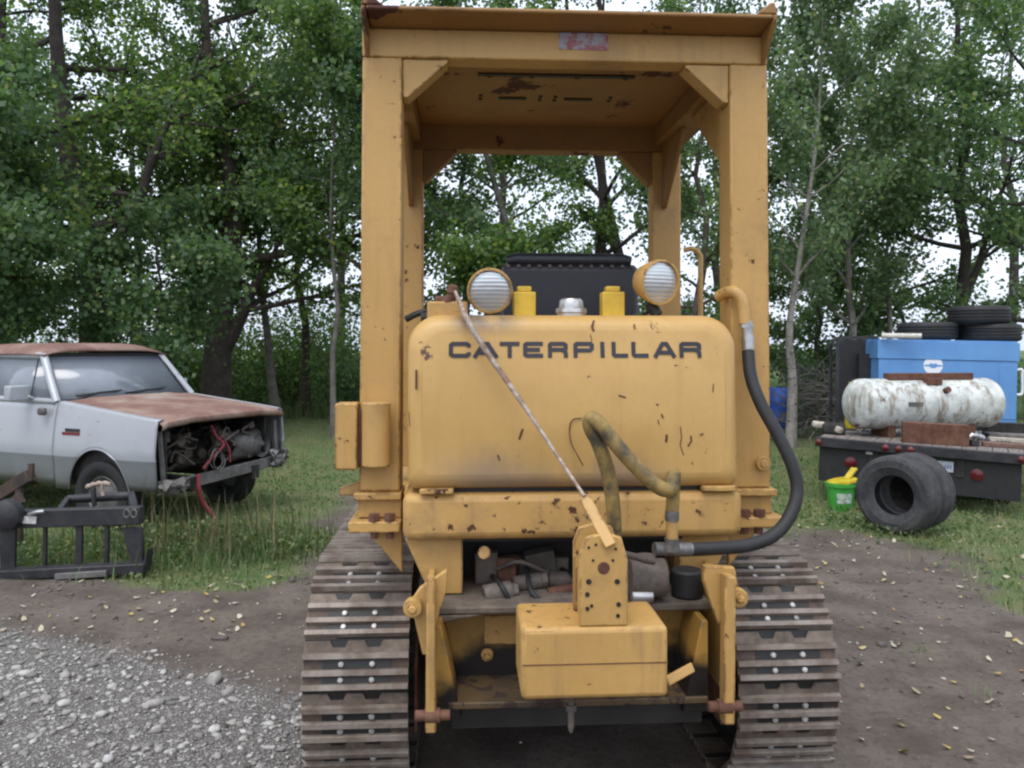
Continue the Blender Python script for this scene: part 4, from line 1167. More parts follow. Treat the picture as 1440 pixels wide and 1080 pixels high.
# fittings in the recess above the ledge
m = MB(); m.cyl(S(885, 812, -.20), S(935, 812, -.20), .065, n=24); m.cyl(S(908, 780, -.2), S(908, 800, -.2), .035, n=16); m.build('hydraulic_pump', M['casting'], L_, bevel=.004)
m = MB(); m.cyl(S(888, 838, -.24), S(918, 838, -.24), .024, n=18); m.build('steel_collar', M['dull_chrome'], L_, bevel=.004)
m = MB(); m.cyl(S(966, 800, -.16), S(966, 838, -.16), .055, n=20); m.build('oil_filter', M['rubber'], L_, bevel=.008)
m = MB(); m.box(S(668, 0, .05).x, S(700, 0, .05).x, .02, .10, zl + .001, 1.0); m.box(S(720, 0, .05).x, S(800, 0, .05).x, .05, .12, zl + .001, .97); m.cyl(S(770, 815, 0), S(812, 815, 0), .03, n=16); m.build('gear_linkage', M['casting'], L_, bevel=.006)
m = MB(); m.cyl(S(681, 777, -.101), S(681, 777, -.12), .022, n=16); m.build('plug', YW, L_)
for (pts, r_) in (([S(700, 800, .0), S(730, 790, -.05), S(770, 805, -.02)], .008), ([S(820, 775, -.25), S(870, 778, -.3), S(920, 790, -.28)], .012)): m = MB(); m.tube(spline(pts, 5), r_, 8); m.build('fuel_line', M['casting'], L_, smooth=60)

rd = random.Random(9)
for k, (px, py, yy) in enumerate(((715, 800, .02), (742, 822, -.05), (760, 790, .06), (790, 835, -.08), (980, 822, -.05), (700, 838, -.12), (955, 790, .05))):
    c = S(px, py, yy); m = MB()
    if k % 2: m.cyl(c + Vector((-.05, 0, 0)), c + Vector((.05, .02, .01)), .022 + .008 * (k % 3), n=14); m.cyl(c + Vector((.05, .02, .01)), c + Vector((.075, .02, .012)), .032, n=6)
    else: m.obox(c, (.07 + .02 * (k % 3), .06, .09), (rd.uniform(-.2, .2), rd.uniform(-.2, .2), rd.uniform(-.4, .4)))
    m.build('linkage_block', M['casting'] if k % 3 else M['rust'], L_, bevel=.005)
for k in range(6):
    a = S(690 + 50 * k, 790 + rd.uniform(-10, 30), .05); e = S(720 + 50 * k, 850, -.15); mid_ = (a + e) / 2 + Vector((rd.uniform(-.05, .05), -.08, rd.uniform(-.02, .06)))
    m = MB(); m.tube(spline([a, mid_, e], 6), .009, 8); m.build('control_hose', M['rubber'], L_, smooth=60)
# ripper-arm brackets hanging either side
for s in (-1, 1):
    if s < 0: xa, xb, top, bot, pinc = 598, 613, 815, 1032, (608, 1010)
    else: xa, xb, top, bot, pinc = 1018, 1034, 812, 1020, (1022, 997)
    y0 = -.42
    a, b = S(xa, top, y0), S(xb, bot, y0)
    m = MB(); m.prism([(a.x, b.z), (b.x, b.z), (b.x + (.004 * s), a.z), (a.x + .004, a.z + .004)], 'xz', y0, y0 + .05)
    br = m.build('lift_arm', YW, L_, bevel=.006)
    m = MB(); c = S(pinc[0], pinc[1], y0 - .005); m.cyl(c + Vector((-.055, .02, 0)), c + Vector((.055, .02, 0)), .0165, n=16); m.cyl(c + Vector((-.024, .02, 0)), c + Vector((.024, .02, 0)), .023, n=16); m.build('pivot_pin', M['rust'], br, bevel=.003)
    m = MB()
    if s < 0:
        m.prism([(S(577, 0, -.37).x, S(0, 858, -.37).z), (S(590, 0, -.37).x, S(0, 838, -.37).z), (S(628, 0, -.37).x, S(0, 812, -.37).z), (S(628, 0, -.37).x, S(0, 840, -.37).z), (S(600, 0, -.37).x, S(0, 935, -.37).z), (S(594, 0, -.37).x, S(0, 935, -.37).z)], 'xz', -.365, -.335)
        c = S(581, 852, -.37)
    else:
        m.prism([(S(1040, 0, -.37).x, S(0, 845, -.37).z), (S(1034, 0, -.37).x, S(0, 815, -.37).z), (S(990, 0, -.37).x, S(0, 812, -.37).z), (S(990, 0, -.37).x, S(0, 836, -.37).z), (S(1012, 0, -.37).x, S(0, 900, -.37).z)], 'xz', -.365, -.335)
        c = S(1036, 838, -.37)
    m.cyl((c.x, -.40, c.z), (c.x, -.3655, c.z), .030, n=20); m.cyl((c.x, -.415, c.z), (c.x, -.4005, c.z), .014, n=6)
    m.build('arm_bracket', Y, L_, bevel=.004)
    # inner plate that ties the bracket to the frame
    x0 = S(604 if s < 0 else 1026, 900, -.33).x
    m = MB(); m.prism([(-.334, .98), (.2, .98), (.2, .60), (-.25, .60)], 'yz', x0 - .01, x0 + .01); m.build('side_plate', Y, L_, bevel=.003)

# tracks
def shoe_mesh():
    m = MB(); hw = .19
    # plate with two bolt notches in its upper edge
    po = [(-hw, -.090), (hw, -.090), (hw, .080), (.096, .080), (.084, .056), (.040, .056), (.028, .080), (-.030, .080), (-.042, .056), (-.086, .056), (-.098, .080), (-hw, .080)]
    m.prism(po, 'xy', 0, .010, 3)
    m.box(-hw + .002, hw - .002, .0555, .0862, -.004, .002, 2)
    def gro(u, h, w):
        m.prism([(u - w, .0102), (u + w, .0102), (u + w * .70, h), (u - w * .70, h)], 'yz', -hw, hw, 1)
    gro(.026, .029, .0135); gro(-.031, .029, .0135); gro(-.079, .031, .0125)
    for u, w_ in ((-.0025, .0145), (-.0555, .0108)):
        m.box(-hw + .003, hw - .003, u - w_, u + w_, .0101, .0112, 0)
        m.box(-.118, .128, u - w_, u + w_, .0113, .0135, 2)
        for x in (-.052, .060):
            m.lathe([(.0005, .0115), (.008, .0105), (.0115, .006), (.012, 0)], (x, u, .0136), (0, 0, 1), 10, 4)
    return m
sh_mats = [M['shoe'], M['grouser'], M['dark'], M['shoe_light'], M['bolt']]
TR, TL, TY = .425, 2.35, .42            # wheel radius to the plate, wheelbase, sprocket y
per = 2 * TL + 2 * math.pi * TR
NS = round(per / .176)
first = None
for s in (-1, 1):
    tk = empty('crawler_track', (-.772 if s < 0 else .822, 0, 0)); tk.parent = L_
    m = MB(); 
    for x0, x1 in ((-.07, -.03), (.03, .07)):
        poly = []
        for k in range(25):
            a = R(90 + k * 180 / 24); poly.append((TY + (TR - .004) * math.cos(a), .458 + (TR - .004) * math.sin(a)))
        for k in range(25):
            a = R(270 + k * 180 / 24); poly.append((TY + TL + (TR - .004) * math.cos(a), .458 + (TR - .004) * math.sin(a)))
        inn = []
        for k in range(25):
            a = R(90 + k * 180 / 24); inn.append((TY + (TR - .07) * math.cos(a), .458 + (TR - .07) * math.sin(a)))
        for k in range(25):
            a = R(270 + k * 180 / 24); inn.append((TY + TL + (TR - .07) * math.cos(a), .458 + (TR - .07) * math.sin(a)))
        n = 50; vs = [(x0, *p) for p in poly] + [(x0, *p) for p in inn] + [(x1, *p) for p in poly] + [(x1, *p) for p in inn]
        fs = []
        for i in range(n):
            j = (i + 1) % n
            fs += [(i, j, n + j, n + i), (2 * n + j, 2 * n + i, 3 * n + i, 3 * n + j), (j, i, 2 * n + i, 2 * n + j), (n + i, n + j, 3 * n + j, 3 * n + i)]
        m.add(vs, fs)
    m.build('track_chain', M['dark'], tk)
    m = MB(); m.cyl((-.03, TY, .458), (.03, TY, .458), TR - .07, n=26); m.cyl((-.12, TY, .458), (.12, TY, .458), .17, n=24); m.build('sprocket', M['shoe'], tk)
    m = MB(); m.cyl((-.06, TY + TL, .458), (.06, TY + TL, .458), TR - .072, n=26); m.build('idler', M['shoe'], tk)
    m = MB(); m.box(-.10, .10, TY + .42, TY + TL - .3, .22, .60); m.build('roller_frame', M['rust'], tk, bevel=.02)
    m = MB()
    for k in range(6): m.cyl((-.09, TY + .5 + k * .27, .17), (.09, TY + .5 + k * .27, .17), .10, n=16)
    m.build('track_rollers', M['shoe'], tk)
    # a rusty guard inside the track
    m = MB(); m.prism([(TY - .30, .30), (TY + 2.2, .30), (TY + 2.2, .62), (TY - .05, .72), (TY - .30, .55)], 'yz', -s * .215, -s * .205); m.build('track_guard', M['rust'], tk)
    for k in range(NS):
        q = (k + .35) / NS * per
        if q < TL: y, z, a = TY + TL - q, .458 + TR, 0
        elif q < TL + math.pi * TR: a = (q - TL) / TR; y, z = TY - TR * math.sin(a), .458 + TR * math.cos(a)
        elif q < 2 * TL + math.pi * TR: y, z, a = TY + (q - TL - math.pi * TR), .458 - TR, math.pi
        else: a = math.pi + (q - 2 * TL - math.pi * TR) / TR; y, z = TY + TL - TR * math.sin(a), .458 + TR * math.cos(a)
        if first is None: o = first = shoe_mesh().build('track_shoe', sh_mats, tk, smooth=30)
        else: o = first.copy(); COL.objects.link(o); o.parent = tk
        # plate normal points outward: local z = (0, -sin a, cos a)
        o.location = (0, y, z)
        o.rotation_euler = (a, 0, 0)

# ------------------------------------------------------------------ silver pickup on the left
def W(px, py, d): return Vector((X_at(px, d), d, EYE - d * (py - YH) / F))

def silver_mat():
    t = NT('faded_silver_paint'); v = t.mapped('Object')
    z = t.axis('Z')
    n = t.noise(2.2, 5, .6, v); f = t.noise(30, 4, .6, v)
    low = t.step(t.math('ADD', z, t.math('MULTIPLY', t.math('SUBTRACT', f, .5), .01)), .725, .71)
    c = t.mix(low, (0.38, 0.395, 0.415), (0.18, 0.195, 0.20))                       # two-tone: grey below the crease
    c = t.mix(t.step(n, .45, .75, 0, .35), c, (.26, .27, .29))
    mud = t.step(t.math('ADD', z, t.math('MULTIPLY', t.math('SUBTRACT', n, .5), .5)), .62, .40)
    c = t.mix(t.math('MULTIPLY', mud, .7), c, (.13, .115, .10))
    c = t.mix(t.step(t.noise(12, 8, .68, v), .66, .68), c, (.10, .05, .035))
    t.bump(t.noise(2.4, 3, .5, v), .5, .012)
    return t.done(c, t.mixf(n, .30, .5), .2)
def rust_panel_mat():
    t = NT('rusted_through_paint'); v = t.mapped('Object')
    n = t.noise(1.9, 7, .62, v); f = t.noise(16, 5, .6, v)
    c = t.ramp(n, [(.28, (.33, .29, .25)), (.42, (.27, .185, .145)), (.55, (.19, .098, .075)), (.75, (.135, .068, .053))])
    c = t.mix(t.step(f, .5, .8, 0, .5), c, (.30, .24, .2))
    t.bump(f, .2, .004)
    return t.done(c, .7)
def glass_mat(name, col=(.05, .06, .068), mixv=.22):
    t = NT(name); n = t.noise(3, 5, .6)
    t.done(t.mix(n, col, tuple(k * 1.8 for k in col)), t.mixf(n, .03, .14), 0, .9)
    tr = t.n.new('ShaderNodeBsdfTransparent'); tr.inputs[0].default_value = (.6, .66, .68, 1)
    ms = t.n.new('ShaderNodeMixShader'); ms.inputs[0].default_value = mixv
    t.l.new(t.b.outputs[0], ms.inputs[1]); t.l.new(tr.outputs[0], ms.inputs[2]); t.l.new(ms.outputs[0], t.out.inputs['Surface'])
    return t.mat
M['silver'] = silver_mat(); M['rust_panel'] = rust_panel_mat(); M['glass'] = glass_mat('dusty_sky_glass', (.17, .19, .215), .14)  # glass colour lightened to paint in reflected sky, besides the dust
M['red'] = plain('red_hose', (.16, .015, .022), .6)
M['grime'] = rusty('engine_grime', (.012, .011, .010), (.045, .04, .035), .8, 9)
M['grey_metal'] = rusty('bare_grey_metal', (.10, .095, .09), (.19, .18, .17), .6, 6, .2)

PK = empty('pickup_truck', (-2.889, 8.251, 0), (0, 0, R(-113)), 'old silver pickup with rusty hood and roof and its grille missing', 'pickup truck')
def sx_(z): return float(np.interp(z, [.38, .55, .72, .74, .80, .95, 1.03, 1.10, 1.22], [.89, .915, .925, .932, .93, .915, .905, .895, .875]))
def body_panel(name, s, b0, b1, zb, zt, mat, extra_top=None, front_round=False, nb=30, nz=12):
    rows = []
    for i in range(nb + 1):
        b = b0 + (b1 - b0) * i / nb; lo, hi = zb(b), zt(b)
        row = []
        for k in range(nz + 1):
            z = lo + (hi - lo) * k / nz
            x = sx_(z)
            if front_round: x -= .035 * max(0, 1 - b / .16) ** 2
            row.append((s * x, -b, z))
        if extra_top:
            x = row[-1][0] / s
            for q in (.012, .035, .07): row.append((s * (x - q), -b, hi + .014 * math.sin(min(1, q / .05) * 1.57)))
        rows.append(row)
    return MB().grid(rows, flip=(s > 0)).build(name, mat, PK, solid=.012, smooth=50)
ftop = lambda b: 1.078 + .142 * (b / 1.28)
def farch(b):
    u = (b - .70) / .40
    return max(.40 if b > .3 else .44, .33 + .475 * math.sqrt(max(0, 1 - u * u)))
def rarch(b):
    u = (b - 4.0) / .40
    return max(.45, .33 + .475 * math.sqrt(max(0, 1 - u * u)))
for s in (1, -1):
    fd = body_panel('front_fender', s, 0, 1.275, farch, ftop, M['silver'], True, True, 44)
    dr = body_panel('door', s, 1.285, 2.40, lambda b: .44, lambda b: 1.225 + .015 * (b - 1.28), M['silver'])
    m = MB(); m.box(s * .885, s * .925, -2.30, -2.16, .985, 1.02); m.build('door_handle', M['chrome'], dr, bevel=.006)
    m = MB(); m.obox((s * 1.02, -1.66, 1.315), (.22, .09, .15)); m.bar((s * .88, -1.60, 1.25), (s * .97, -1.64, 1.30), .03, .03); m.build('side_mirror', M['silver'], dr, bevel=.025, seg=3)
    m = MB(); m.obox((s * .955, -1.40, 1.14), (.05, .10, .075)); m.build('mirror_foot', M['grey_metal'], dr, bevel=.02)
    body_panel('cab_side', s, 2.41, 2.80, lambda b: .44, lambda b: 1.245, M['silver'], nb=6)
    body_panel('bed_side', s, 2.86, 4.95, rarch, lambda b: 1.245, M['silver'], True, nb=50)
    # door window frame and glass
    def wp(b, z): return Vector((s * (np.interp(z, [1.22, 1.69], [.872, .735])), -b, z))
    m = MB(); m.tube([wp(1.30, 1.22), wp(1.48, 1.45), wp(1.655, 1.675)], .040, 8); m.tube([wp(1.655, 1.675), wp(2.38, 1.685)], .038, 8); m.tube([wp(2.38, 1.685), wp(2.42, 1.245)], .036, 8); m.tube([wp(2.80, 1.68), wp(2.80, 1.245)], .04, 8)
    m.tube([wp(1.34, 1.232), wp(2.4, 1.245)], .030, 8)
    m.build('window_frame', M['silver'], PK, smooth=60)
    m = MB(); m.tube([wp(1.68, 1.245), wp(1.72, 1.665)], .010, 6); m.build('vent_divider', M['rubber'], PK)
    m = MB(); q = [wp(1.37, 1.245), wp(2.38, 1.245), wp(2.36, 1.665), wp(1.66, 1.665)]; m.add(q, [(0, 1, 2, 3)]); m.build('side_window', M['glass'], PK, solid=.005)
    m = MB(); m.box(s * .64, s * .875, -2.79, -2.70, 1.245, 1.685); m.build('rear_pillar', M['silver'], PK, bevel=.02)
    # inner fenders hide the bay from the side
    m = MB(); m.box(s * .68, s * .71, -1.2, -.08, .52, 1.0); m.prism([(-.32, .52), (-1.08, .52), (-1.0, .80), (-.85, .9), (-.55, .9), (-.4, .80)], 'yz', s * .71, s * .86); m.build('inner_fender', M['grime'], PK)
# tyre badge plate on the fender
m = MB(); x = sx_(.93); m.box(x + .007, x + .012, -1.12, -.93, .955, .985, 0); m.box(x + .007, x + .012, -1.16, -.93, .922, .95, 1); m.build('fender_badge', [M['grime'], M['red']], PK)
# hood
rows = []
for i in range(27):
    b = -.035 + 1.30 * i / 26; row = []
    for k in range(25):
        u = -1 + 2 * k / 24; x = .845 * u
        z = 1.088 + .137 * max(0, b) / 1.28 + .030 * (1 - abs(u) ** 2.4) + .010 * math.exp(-((abs(u) - .55) / .06) ** 2)
        if b < .05: z -= .028 * ((.05 - b) / .085) ** 2
        if abs(u) > .93: z -= .02 * (abs(u) - .93) / .07
        row.append((x, -b, z))
    rows.append(row)
lip = [[(p[0], p[1] - .004, p[2] - .045) for p in rows[0]]] + [[(p[0], p[1] + .004, p[2] - .02) for p in rows[0]]]
hdp = MB().grid(lip + rows, flip=False).build('hood', M['rust_panel'], PK, solid=.014, smooth=50); hdp['label'] = 'hood rusted through to brown primer'
# cowl, windshield, roof, cab back
m = MB(); m.box(-.87, .87, -1.36, -1.272, 1.10, 1.222); m.build('cowl', M['silver'], PK, bevel=.012)
m = MB(); m.add([(-.81, -1.34, 1.235), (.81, -1.34, 1.235), (.70, -1.66, 1.675), (-.70, -1.66, 1.675)], [(0, 1, 2, 3)]); m.build('windshield', M['glass'], PK, solid=.006)
m = MB(); pts = [(-.83, -1.325, 1.228), (.83, -1.325, 1.228), (.715, -1.66, 1.685), (-.715, -1.66, 1.685)]
for i in range(4): m.tube([pts[i], pts[(i + 1) % 4]], .020, 8)
m.build('windshield_seal', M['rubber'], PK, smooth=60)
rows = []
for i in range(15):
    b = 1.60 + 1.22 * i / 14; e = min(1, min(i, 14 - i) / 2.5); row = []
    for k in range(17):
        u = -1 + 2 * k / 16
        row.append((.785 * u, -b, 1.690 + (.112 * (1 - abs(u) ** 5)) * (.45 + .55 * math.sin(e * 1.57)) - .012 * (1 - e)))
    rows.append(row)
ro = MB().grid(rows, flip=False).build('roof', M['rust_panel'], PK, solid=.014, smooth=50); ro['label'] = 'rust brown roof'
m = MB(); m.box(-.87, .87, -2.80, -2.76, .45, 1.19); m.build('cab_back', M['silver'], PK)
m = MB(); m.add([(-.64, -2.77, 1.19), (.64, -2.77, 1.19), (.62, -2.76, 1.68), (-.62, -2.76, 1.68)], [(0, 1, 2, 3)]); m.build('rear_window', M['glass'], PK, solid=.005)
m = MB(); m.box(-.72, .72, -2.7, -2.45, .75, 1.30); m.box(-.72, .72, -2.45, -2.0, .62, .86); m.build('bench_seat', M['vinyl'], PK, bevel=.05, seg=3)
m = MB(); m.box(-.80, .80, -1.62, -1.37, .9, 1.16); m.build('dashboard', M['vinyl'], PK, bevel=.04)
m = MB(); m.box(-.84, .84, -4.95, -2.84, .62, .66); m.box(-.86, .86, -4.99, -4.955, .62, 1.19); m.box(-.86, .86, -2.88, -2.84, .62, 1.19); m.build('cargo_bed', M['silver'], PK)
m = MB()
for s in (-1, 1): m.box(s * .38, s * .48, -4.8, .02, .38, .52)
m.box(-.7, .7, -1.40, -1.22, .40, 1.09); m.build('chassis', M['grime'], PK)
# wipers
for x0, x1 in ((.60, .10), (.0, -.5)):
    m = MB(); m.tube([(x0, -1.335, 1.245), ((x0 + x1) / 2, -1.355, 1.295), (x1, -1.36, 1.30)], .009, 6); m.tube([(x0 + .02, -1.348, 1.275), (x1 - .05, -1.372, 1.310)], .007, 6); m.build('wiper', M['rubber'], PK)
# engine bay
m = MB(); m.box(-.66, .66, -1.22, -1.18, .45, 1.10); m.box(-.30, .34, -1.1, -.55, .5, .88); m.box(-.22, .26, -.56, -.42, .55, .80); m.cyl((.1, -.80, .89), (.1, -.80, .99), .17, n=20); m.cyl((-.28, -.45, .72), (-.28, -.34, .72), .10, n=18); m.cyl((.30, -.46, .68), (.30, -.36, .68), .08, n=18)
m.box(-.60, -.36, -.7, -.35, .62, .86); m.build('engine', M['grime'], PK, bevel=.012)
m = MB(); m.bar((-.80, -.02, .52), (.70, -.02, .46), .05, .11, up=(0, 0, 1)); m.bar((-.80, -.02, .52), (-.80, -.05, .96), .05, .04); m.bar((.74, -.06, .47), (.76, -.09, .98), .05, .04); m.build('radiator_support', M['grey_metal'], PK, bevel=.006)
def crumple(name, c, size, mat, seed, amp=.3):
    rd = random.Random(seed); rows = []
    for i in range(9):
        row = []
        for k in range(9):
            u, v = i / 8 - .5, k / 8 - .5
            row.append((c[0] + size[0] * u + rd.uniform(-1, 1) * amp * .05, c[1] + size[1] * (.25 - u * u - v * v) + rd.uniform(-1, 1) * amp * .06, c[2] + size[2] * v + rd.uniform(-1, 1) * amp * .05))
        rows.append(row)
    return MB().grid(rows).build(name, mat, PK, solid=.006, smooth=50)
crumple('headlight_panel', (-.50, -.14, .72), (.48, .40, .30), M['grey_metal'], 3)
m = MB(); m.lathe([(.001, 0), (.10, -.02), (.12, .03), (.13, .12)], (-.60, -.16, .71), (0, 1, 0), 20); m.build('headlight_bucket', M['grey_metal'], PK)
crumple('bumper_scrap', (.72, .05, .47), (.34, .20, .13), M['grey_metal'], 5, .5)
crumple('bumper_scrap', (-.78, .05, .56), (.26, .20, .18), M['dull_steel'], 8, .5)
m = MB(); m.tube(spline([(.10, -.10, .98), (.07, -.05, .86), (.03, .0, .78), (.18, .0, .68), (.33, .02, .58)], 6), .016, 10); m.build('red_strap', M['red'], PK, smooth=60)
m = MB(); m.tube(spline([(-.02, -.06, .85), (-.05, .0, .72), (-.04, .02, .60)], 6), .012, 8); m.build('red_strap', M['red'], PK, smooth=60)
m = MB(); m.tube(spline([(.42, .05, .54), (.45, .08, .42), (.42, .10, .28), (.36, .16, .16), (.33, .2, .06)], 6), .022, 10); m.build('red_hose', M['red'], PK, smooth=60)
m = MB()
for (c, r_) in (((.15, .02, .66), .085), ((.12, .03, .64), .075)):
    m.tube([(c[0] + r_ * math.cos(a), c[1] + .01 * math.sin(2 * a), c[2] + r_ * 1.15 * math.sin(a)) for a in np.linspace(0, 6.28, 24)], .006, 6)
m.build('coiled_wire', M['grey_metal'], PK, smooth=60)
m = MB(); rd = random.Random(4)
for k in range(44):
    p = Vector((rd.uniform(-.6, .65), rd.uniform(-.6, -.1), rd.uniform(.6, .95)))
    m.tube(spline([p, p + Vector((rd.uniform(-.2, .2), rd.uniform(-.1, .1), rd.uniform(-.15, .1))), p + Vector((rd.uniform(-.35, .35), rd.uniform(-.1, .12), rd.uniform(-.25, .05)))], 5), rd.uniform(.006, .016), 6)
m.build('engine_hoses', M['casting'], PK, smooth=60)

for k in range(14):
    m = MB(); c = (rd.uniform(-.55, .62), rd.uniform(-.5, -.12), rd.uniform(.58, .95)); m.obox(c, (rd.uniform(.04, .16), rd.uniform(.05, .12), rd.uniform(.03, .12)), (rd.uniform(-.4, .4), rd.uniform(-.4, .4), rd.uniform(-.6, .6))); m.build('engine_part', M['casting'], PK, bevel=.006)
for k in range(4): m = MB(); m.lathe([(.001, 0), (.05, 0), (.055, .02), (.05, .05), (.001, .05)], (rd.uniform(-.2, .5), rd.uniform(-.4, -.2), rd.uniform(.62, .85)), (0, 1, .1), 16); m.build('pulley', M['casting'], PK, bevel=.004)
for s in (1, -1):
    m = MB(); m.tube([(s * (sx_(max(.42, farch(b_))) + .004), -b_, farch(b_)) for b_ in np.linspace(.305, 1.095, 30)], .010, 6); m.build('arch_lip', M['silver'], PK, smooth=60)

def tyre_mb(R0, w, hole, tread=True):
    h = w / 2
    prof = [(hole, -h * .62), (hole + (R0 - hole) * .25, -h * .86), (hole + (R0 - hole) * .40, -h * .955), (hole + (R0 - hole) * .43, -h * .985), (hole + (R0 - hole) * .47, -h * .965), (hole + (R0 - hole) * .60, -h), (hole + (R0 - hole) * .72, -h * .985), (hole + (R0 - hole) * .74, -h * 1.01), (hole + (R0 - hole) * .77, -h * .98), (R0 * .955, -h * .90), (R0 * .992, -h * .70)]
    if tread:
        for g in (-.36, 0.0, .36): prof += [(R0, h * (g - .11)), (R0 * .972, h * (g - .05)), (R0 * .972, h * (g + .05)), (R0, h * (g + .11))]
    prof += [(R0 * .992, h * .70), (R0 * .955, h * .90), (hole + (R0 - hole) * .55, h), (hole + (R0 - hole) * .25, h * .86), (hole, h * .62), (hole + .012, h * .5), (hole + (R0 - hole) * .55, h * .80), (R0 * .93, h * .6), (R0 * .93, -h * .6), (hole + (R0 - hole) * .55, -h * .80), (hole + .012, -h * .5)]
    return prof
for s in (1, -1):
    for b in (.70, 4.0):
        c = (s * .79, -b, .345)
        m = MB(); m.lathe(tyre_mb(.352, .22, .20), c, (s, 0, 0), 36, closed=True); ty = m.build('wheel', M['rubber'], PK, smooth=40)
        m = MB(); m.lathe([(.205, -.07), (.205, .06), (.19, .075), (.15, .04), (.11, .05), (.05, .07), (.001, .07)], c, (s, 0, 0), 28); m.build('rim', M['grey_metal'], ty, smooth=40)

# ------------------------------------------------------------------ black attachment frame at left
AT = empty('loader_attachment', (X_at(90, 6.25), 6.25, float(gz(X_at(90, 6.25), 6.25))), (0, 0, 0), 'low black steel loader attachment frame with upright bars lying in the grass before the pickup', 'attachment')
ax0 = AT.location
def A(px, py, d=6.25): return W(px, py, d) - ax0
M['black_paint'] = rusty('chipped_black_paint', (.014, .014, .017), (.035, .034, .038), .5, 8)
BP = M['black_paint']
m = MB(); m.bar(A(-90, 733), A(200, 724), .09, .135); m.build('top_beam', BP, AT, bevel=.008)
m = MB(); m.bar(A(-90, 812, 6.2), A(207, 797, 6.2), .12, .075); m.prism([(A(197, 0).x, A(0, 798).z), (A(210, 0).x, A(0, 800).z), (A(212, 0).x, A(0, 770).z), (A(205, 0).x, A(0, 790).z)], 'xz', -.06, .06); m.build('bottom_beam', BP, AT, bevel=.008)
m = MB(); m.bar(A(78, 811, 6.13), A(150, 806, 6.13), .03, .045); m.build('cutting_edge', M['grey_metal'], AT, bevel=.004)
for px, w in ((12, .12), (64, .025), (112, .05), (151, .028), (-50, .06)):
    m = MB(); m.bar(A(px, 738), A(px - 1, 806), w, .03, up=(0, 1, 0)); m.build('upright', BP, AT, bevel=.003)
m = MB(); m.prism([(A(172, 0).x, A(0, 742).z), (A(200, 0).x, A(0, 742).z), (A(203, 0).x, A(0, 800).z), (A(190, 0).x, A(0, 800).z)], 'xz', -.02, .02); m.build('end_plate', BP, AT, bevel=.004)
m = MB(); m.tube([A(96, 702, 6.6), A(186, 697, 6.6)], .035, 14); m.bar(A(96, 702, 6.6), A(80, 724), .04, .05); m.bar(A(184, 697, 6.6), A(190, 722), .05, .08); m.build('cross_tube', BP, AT, bevel=.004)
m = MB(); m.lathe([(.001, .05), (.08, .05), (.115, .03), (.12, -.05)], A(8, 725, 6.15), (0, -1, 0), 26); m.build('hub', BP, AT, smooth=40)
m = MB(); m.bar(A(133, 712, 6.5), A(131, 686, 6.5), .035, .03); m.build('valve_lever', BP, AT, bevel=.006)
m = MB(); m.tube(spline([A(121, 686, 6.5), A(130, 682, 6.5), A(142, 680, 6.5), A(156, 681, 6.5)], 5), [.012 + .012 * abs(math.sin(k * .9)) for k in range(16)], 8); m.tube([A(143, 682, 6.5), A(145, 697, 6.5)], .014, 8); m.build('hose_coupling', M['rope'], AT, smooth=60)
m = MB()
for px in (178, 188): m.tube([A(px, 722, 6.15) + Vector((.022 * math.cos(a), 0, .03 * math.sin(a))) for a in np.linspace(0, 6.28, 18)], .006, 6)
m.build('chain_link', M['grey_metal'], AT)
m = MB(); m.obox(A(38, 731, 6.19), (.14, .006, .055), (0, R(3), 0)); m.build('tag', plain('white_tag', (.6, .6, .58), .6, 0, .2, 40), AT)
m = MB(); m.tube(spline([A(10, 705, 6.2), A(18, 712, 6.15), A(25, 720, 6.15)], 4), .012, 8); m.tube(spline([A(40, 724, 6.17), A(52, 720, 6.15), A(62, 719, 6.15)], 4), .014, 8); m.build('hose_end', M['dull_chrome'], AT)
# a second rusty beam lying behind it
p0, p1 = W(-70, 740, 7.0), W(44, 668, 6.85)
m = MB(); m.bar(p0, p1, .10, .10); m.bar(p1 + Vector((0, 0, -.04)), p1 + Vector((.0, 0, .10)), .04, .04); m.bar(p0, Vector((p0.x, p0.y, 0)), .06, .06); m.bar(Vector((p1.x - .1, p1.y, p1.z - .05)), Vector((p1.x - .1, p1.y, 0)), .05, .05)
m.bar(W(-70, 775, 6.9), W(30, 700, 6.75), .06, .09)
bo = m.build('steel_ramp', rusty('brown_black_steel', (.03, .024, .02), (.085, .05, .035), .8, 7), None, bevel=.005); tag(bo, 'rusty sloping steel ramp frame at the far left beside the pickup door', 'ramp')

# ------------------------------------------------------------------ flatbed truck on the right with its load
FB0 = Vector((4.375, 8.9, 0.0)); FA = R(-30)
FB = empty('flatbed_truck', FB0, (0, R(2), FA), 'dark flatbed truck seen from the rear, loaded with a white tank and blue welder', 'truck')
fx, fy = Vector((math.cos(FA), math.sin(FA), 0)), Vector((-math.sin(FA), math.cos(FA), 0))
def deck_z(p): return .70 - .0349 * (Vector((p[0], p[1], 0)) - FB0).dot(fx)
def wood_mat(name, a, b):
    t = NT(name); n = t.noise(4, 6, .6, t.mapped('Object', (9, .8, 9))); f = t.noise(3, 3)
    c = t.mix(t.step(n, .3, .7), a, b); c = t.mix(t.step(f, .5, .8, 0, .5), c, tuple(k * .6 for k in a)); t.bump(n, .4, .006)
    return t.done(c, .9)
M['wood_grey'] = wood_mat('weathered_grey_wood', (.12, .10, .085), (.21, .185, .165)); M['wood_pale'] = wood_mat('pale_wood', (.33, .29, .23), (.48, .44, .37)); M['wood_red'] = wood_mat('reddish_wood', (.13, .07, .055), (.2, .115, .09))
m = MB()
for k in range(14):
    x0 = -1.0 + k * 2.0 / 14; m.box(x0 + .004, x0 + 2.0 / 14 - .004, .03, 3.4, .655, .70)
m.build('deck', M['wood_grey'], FB)
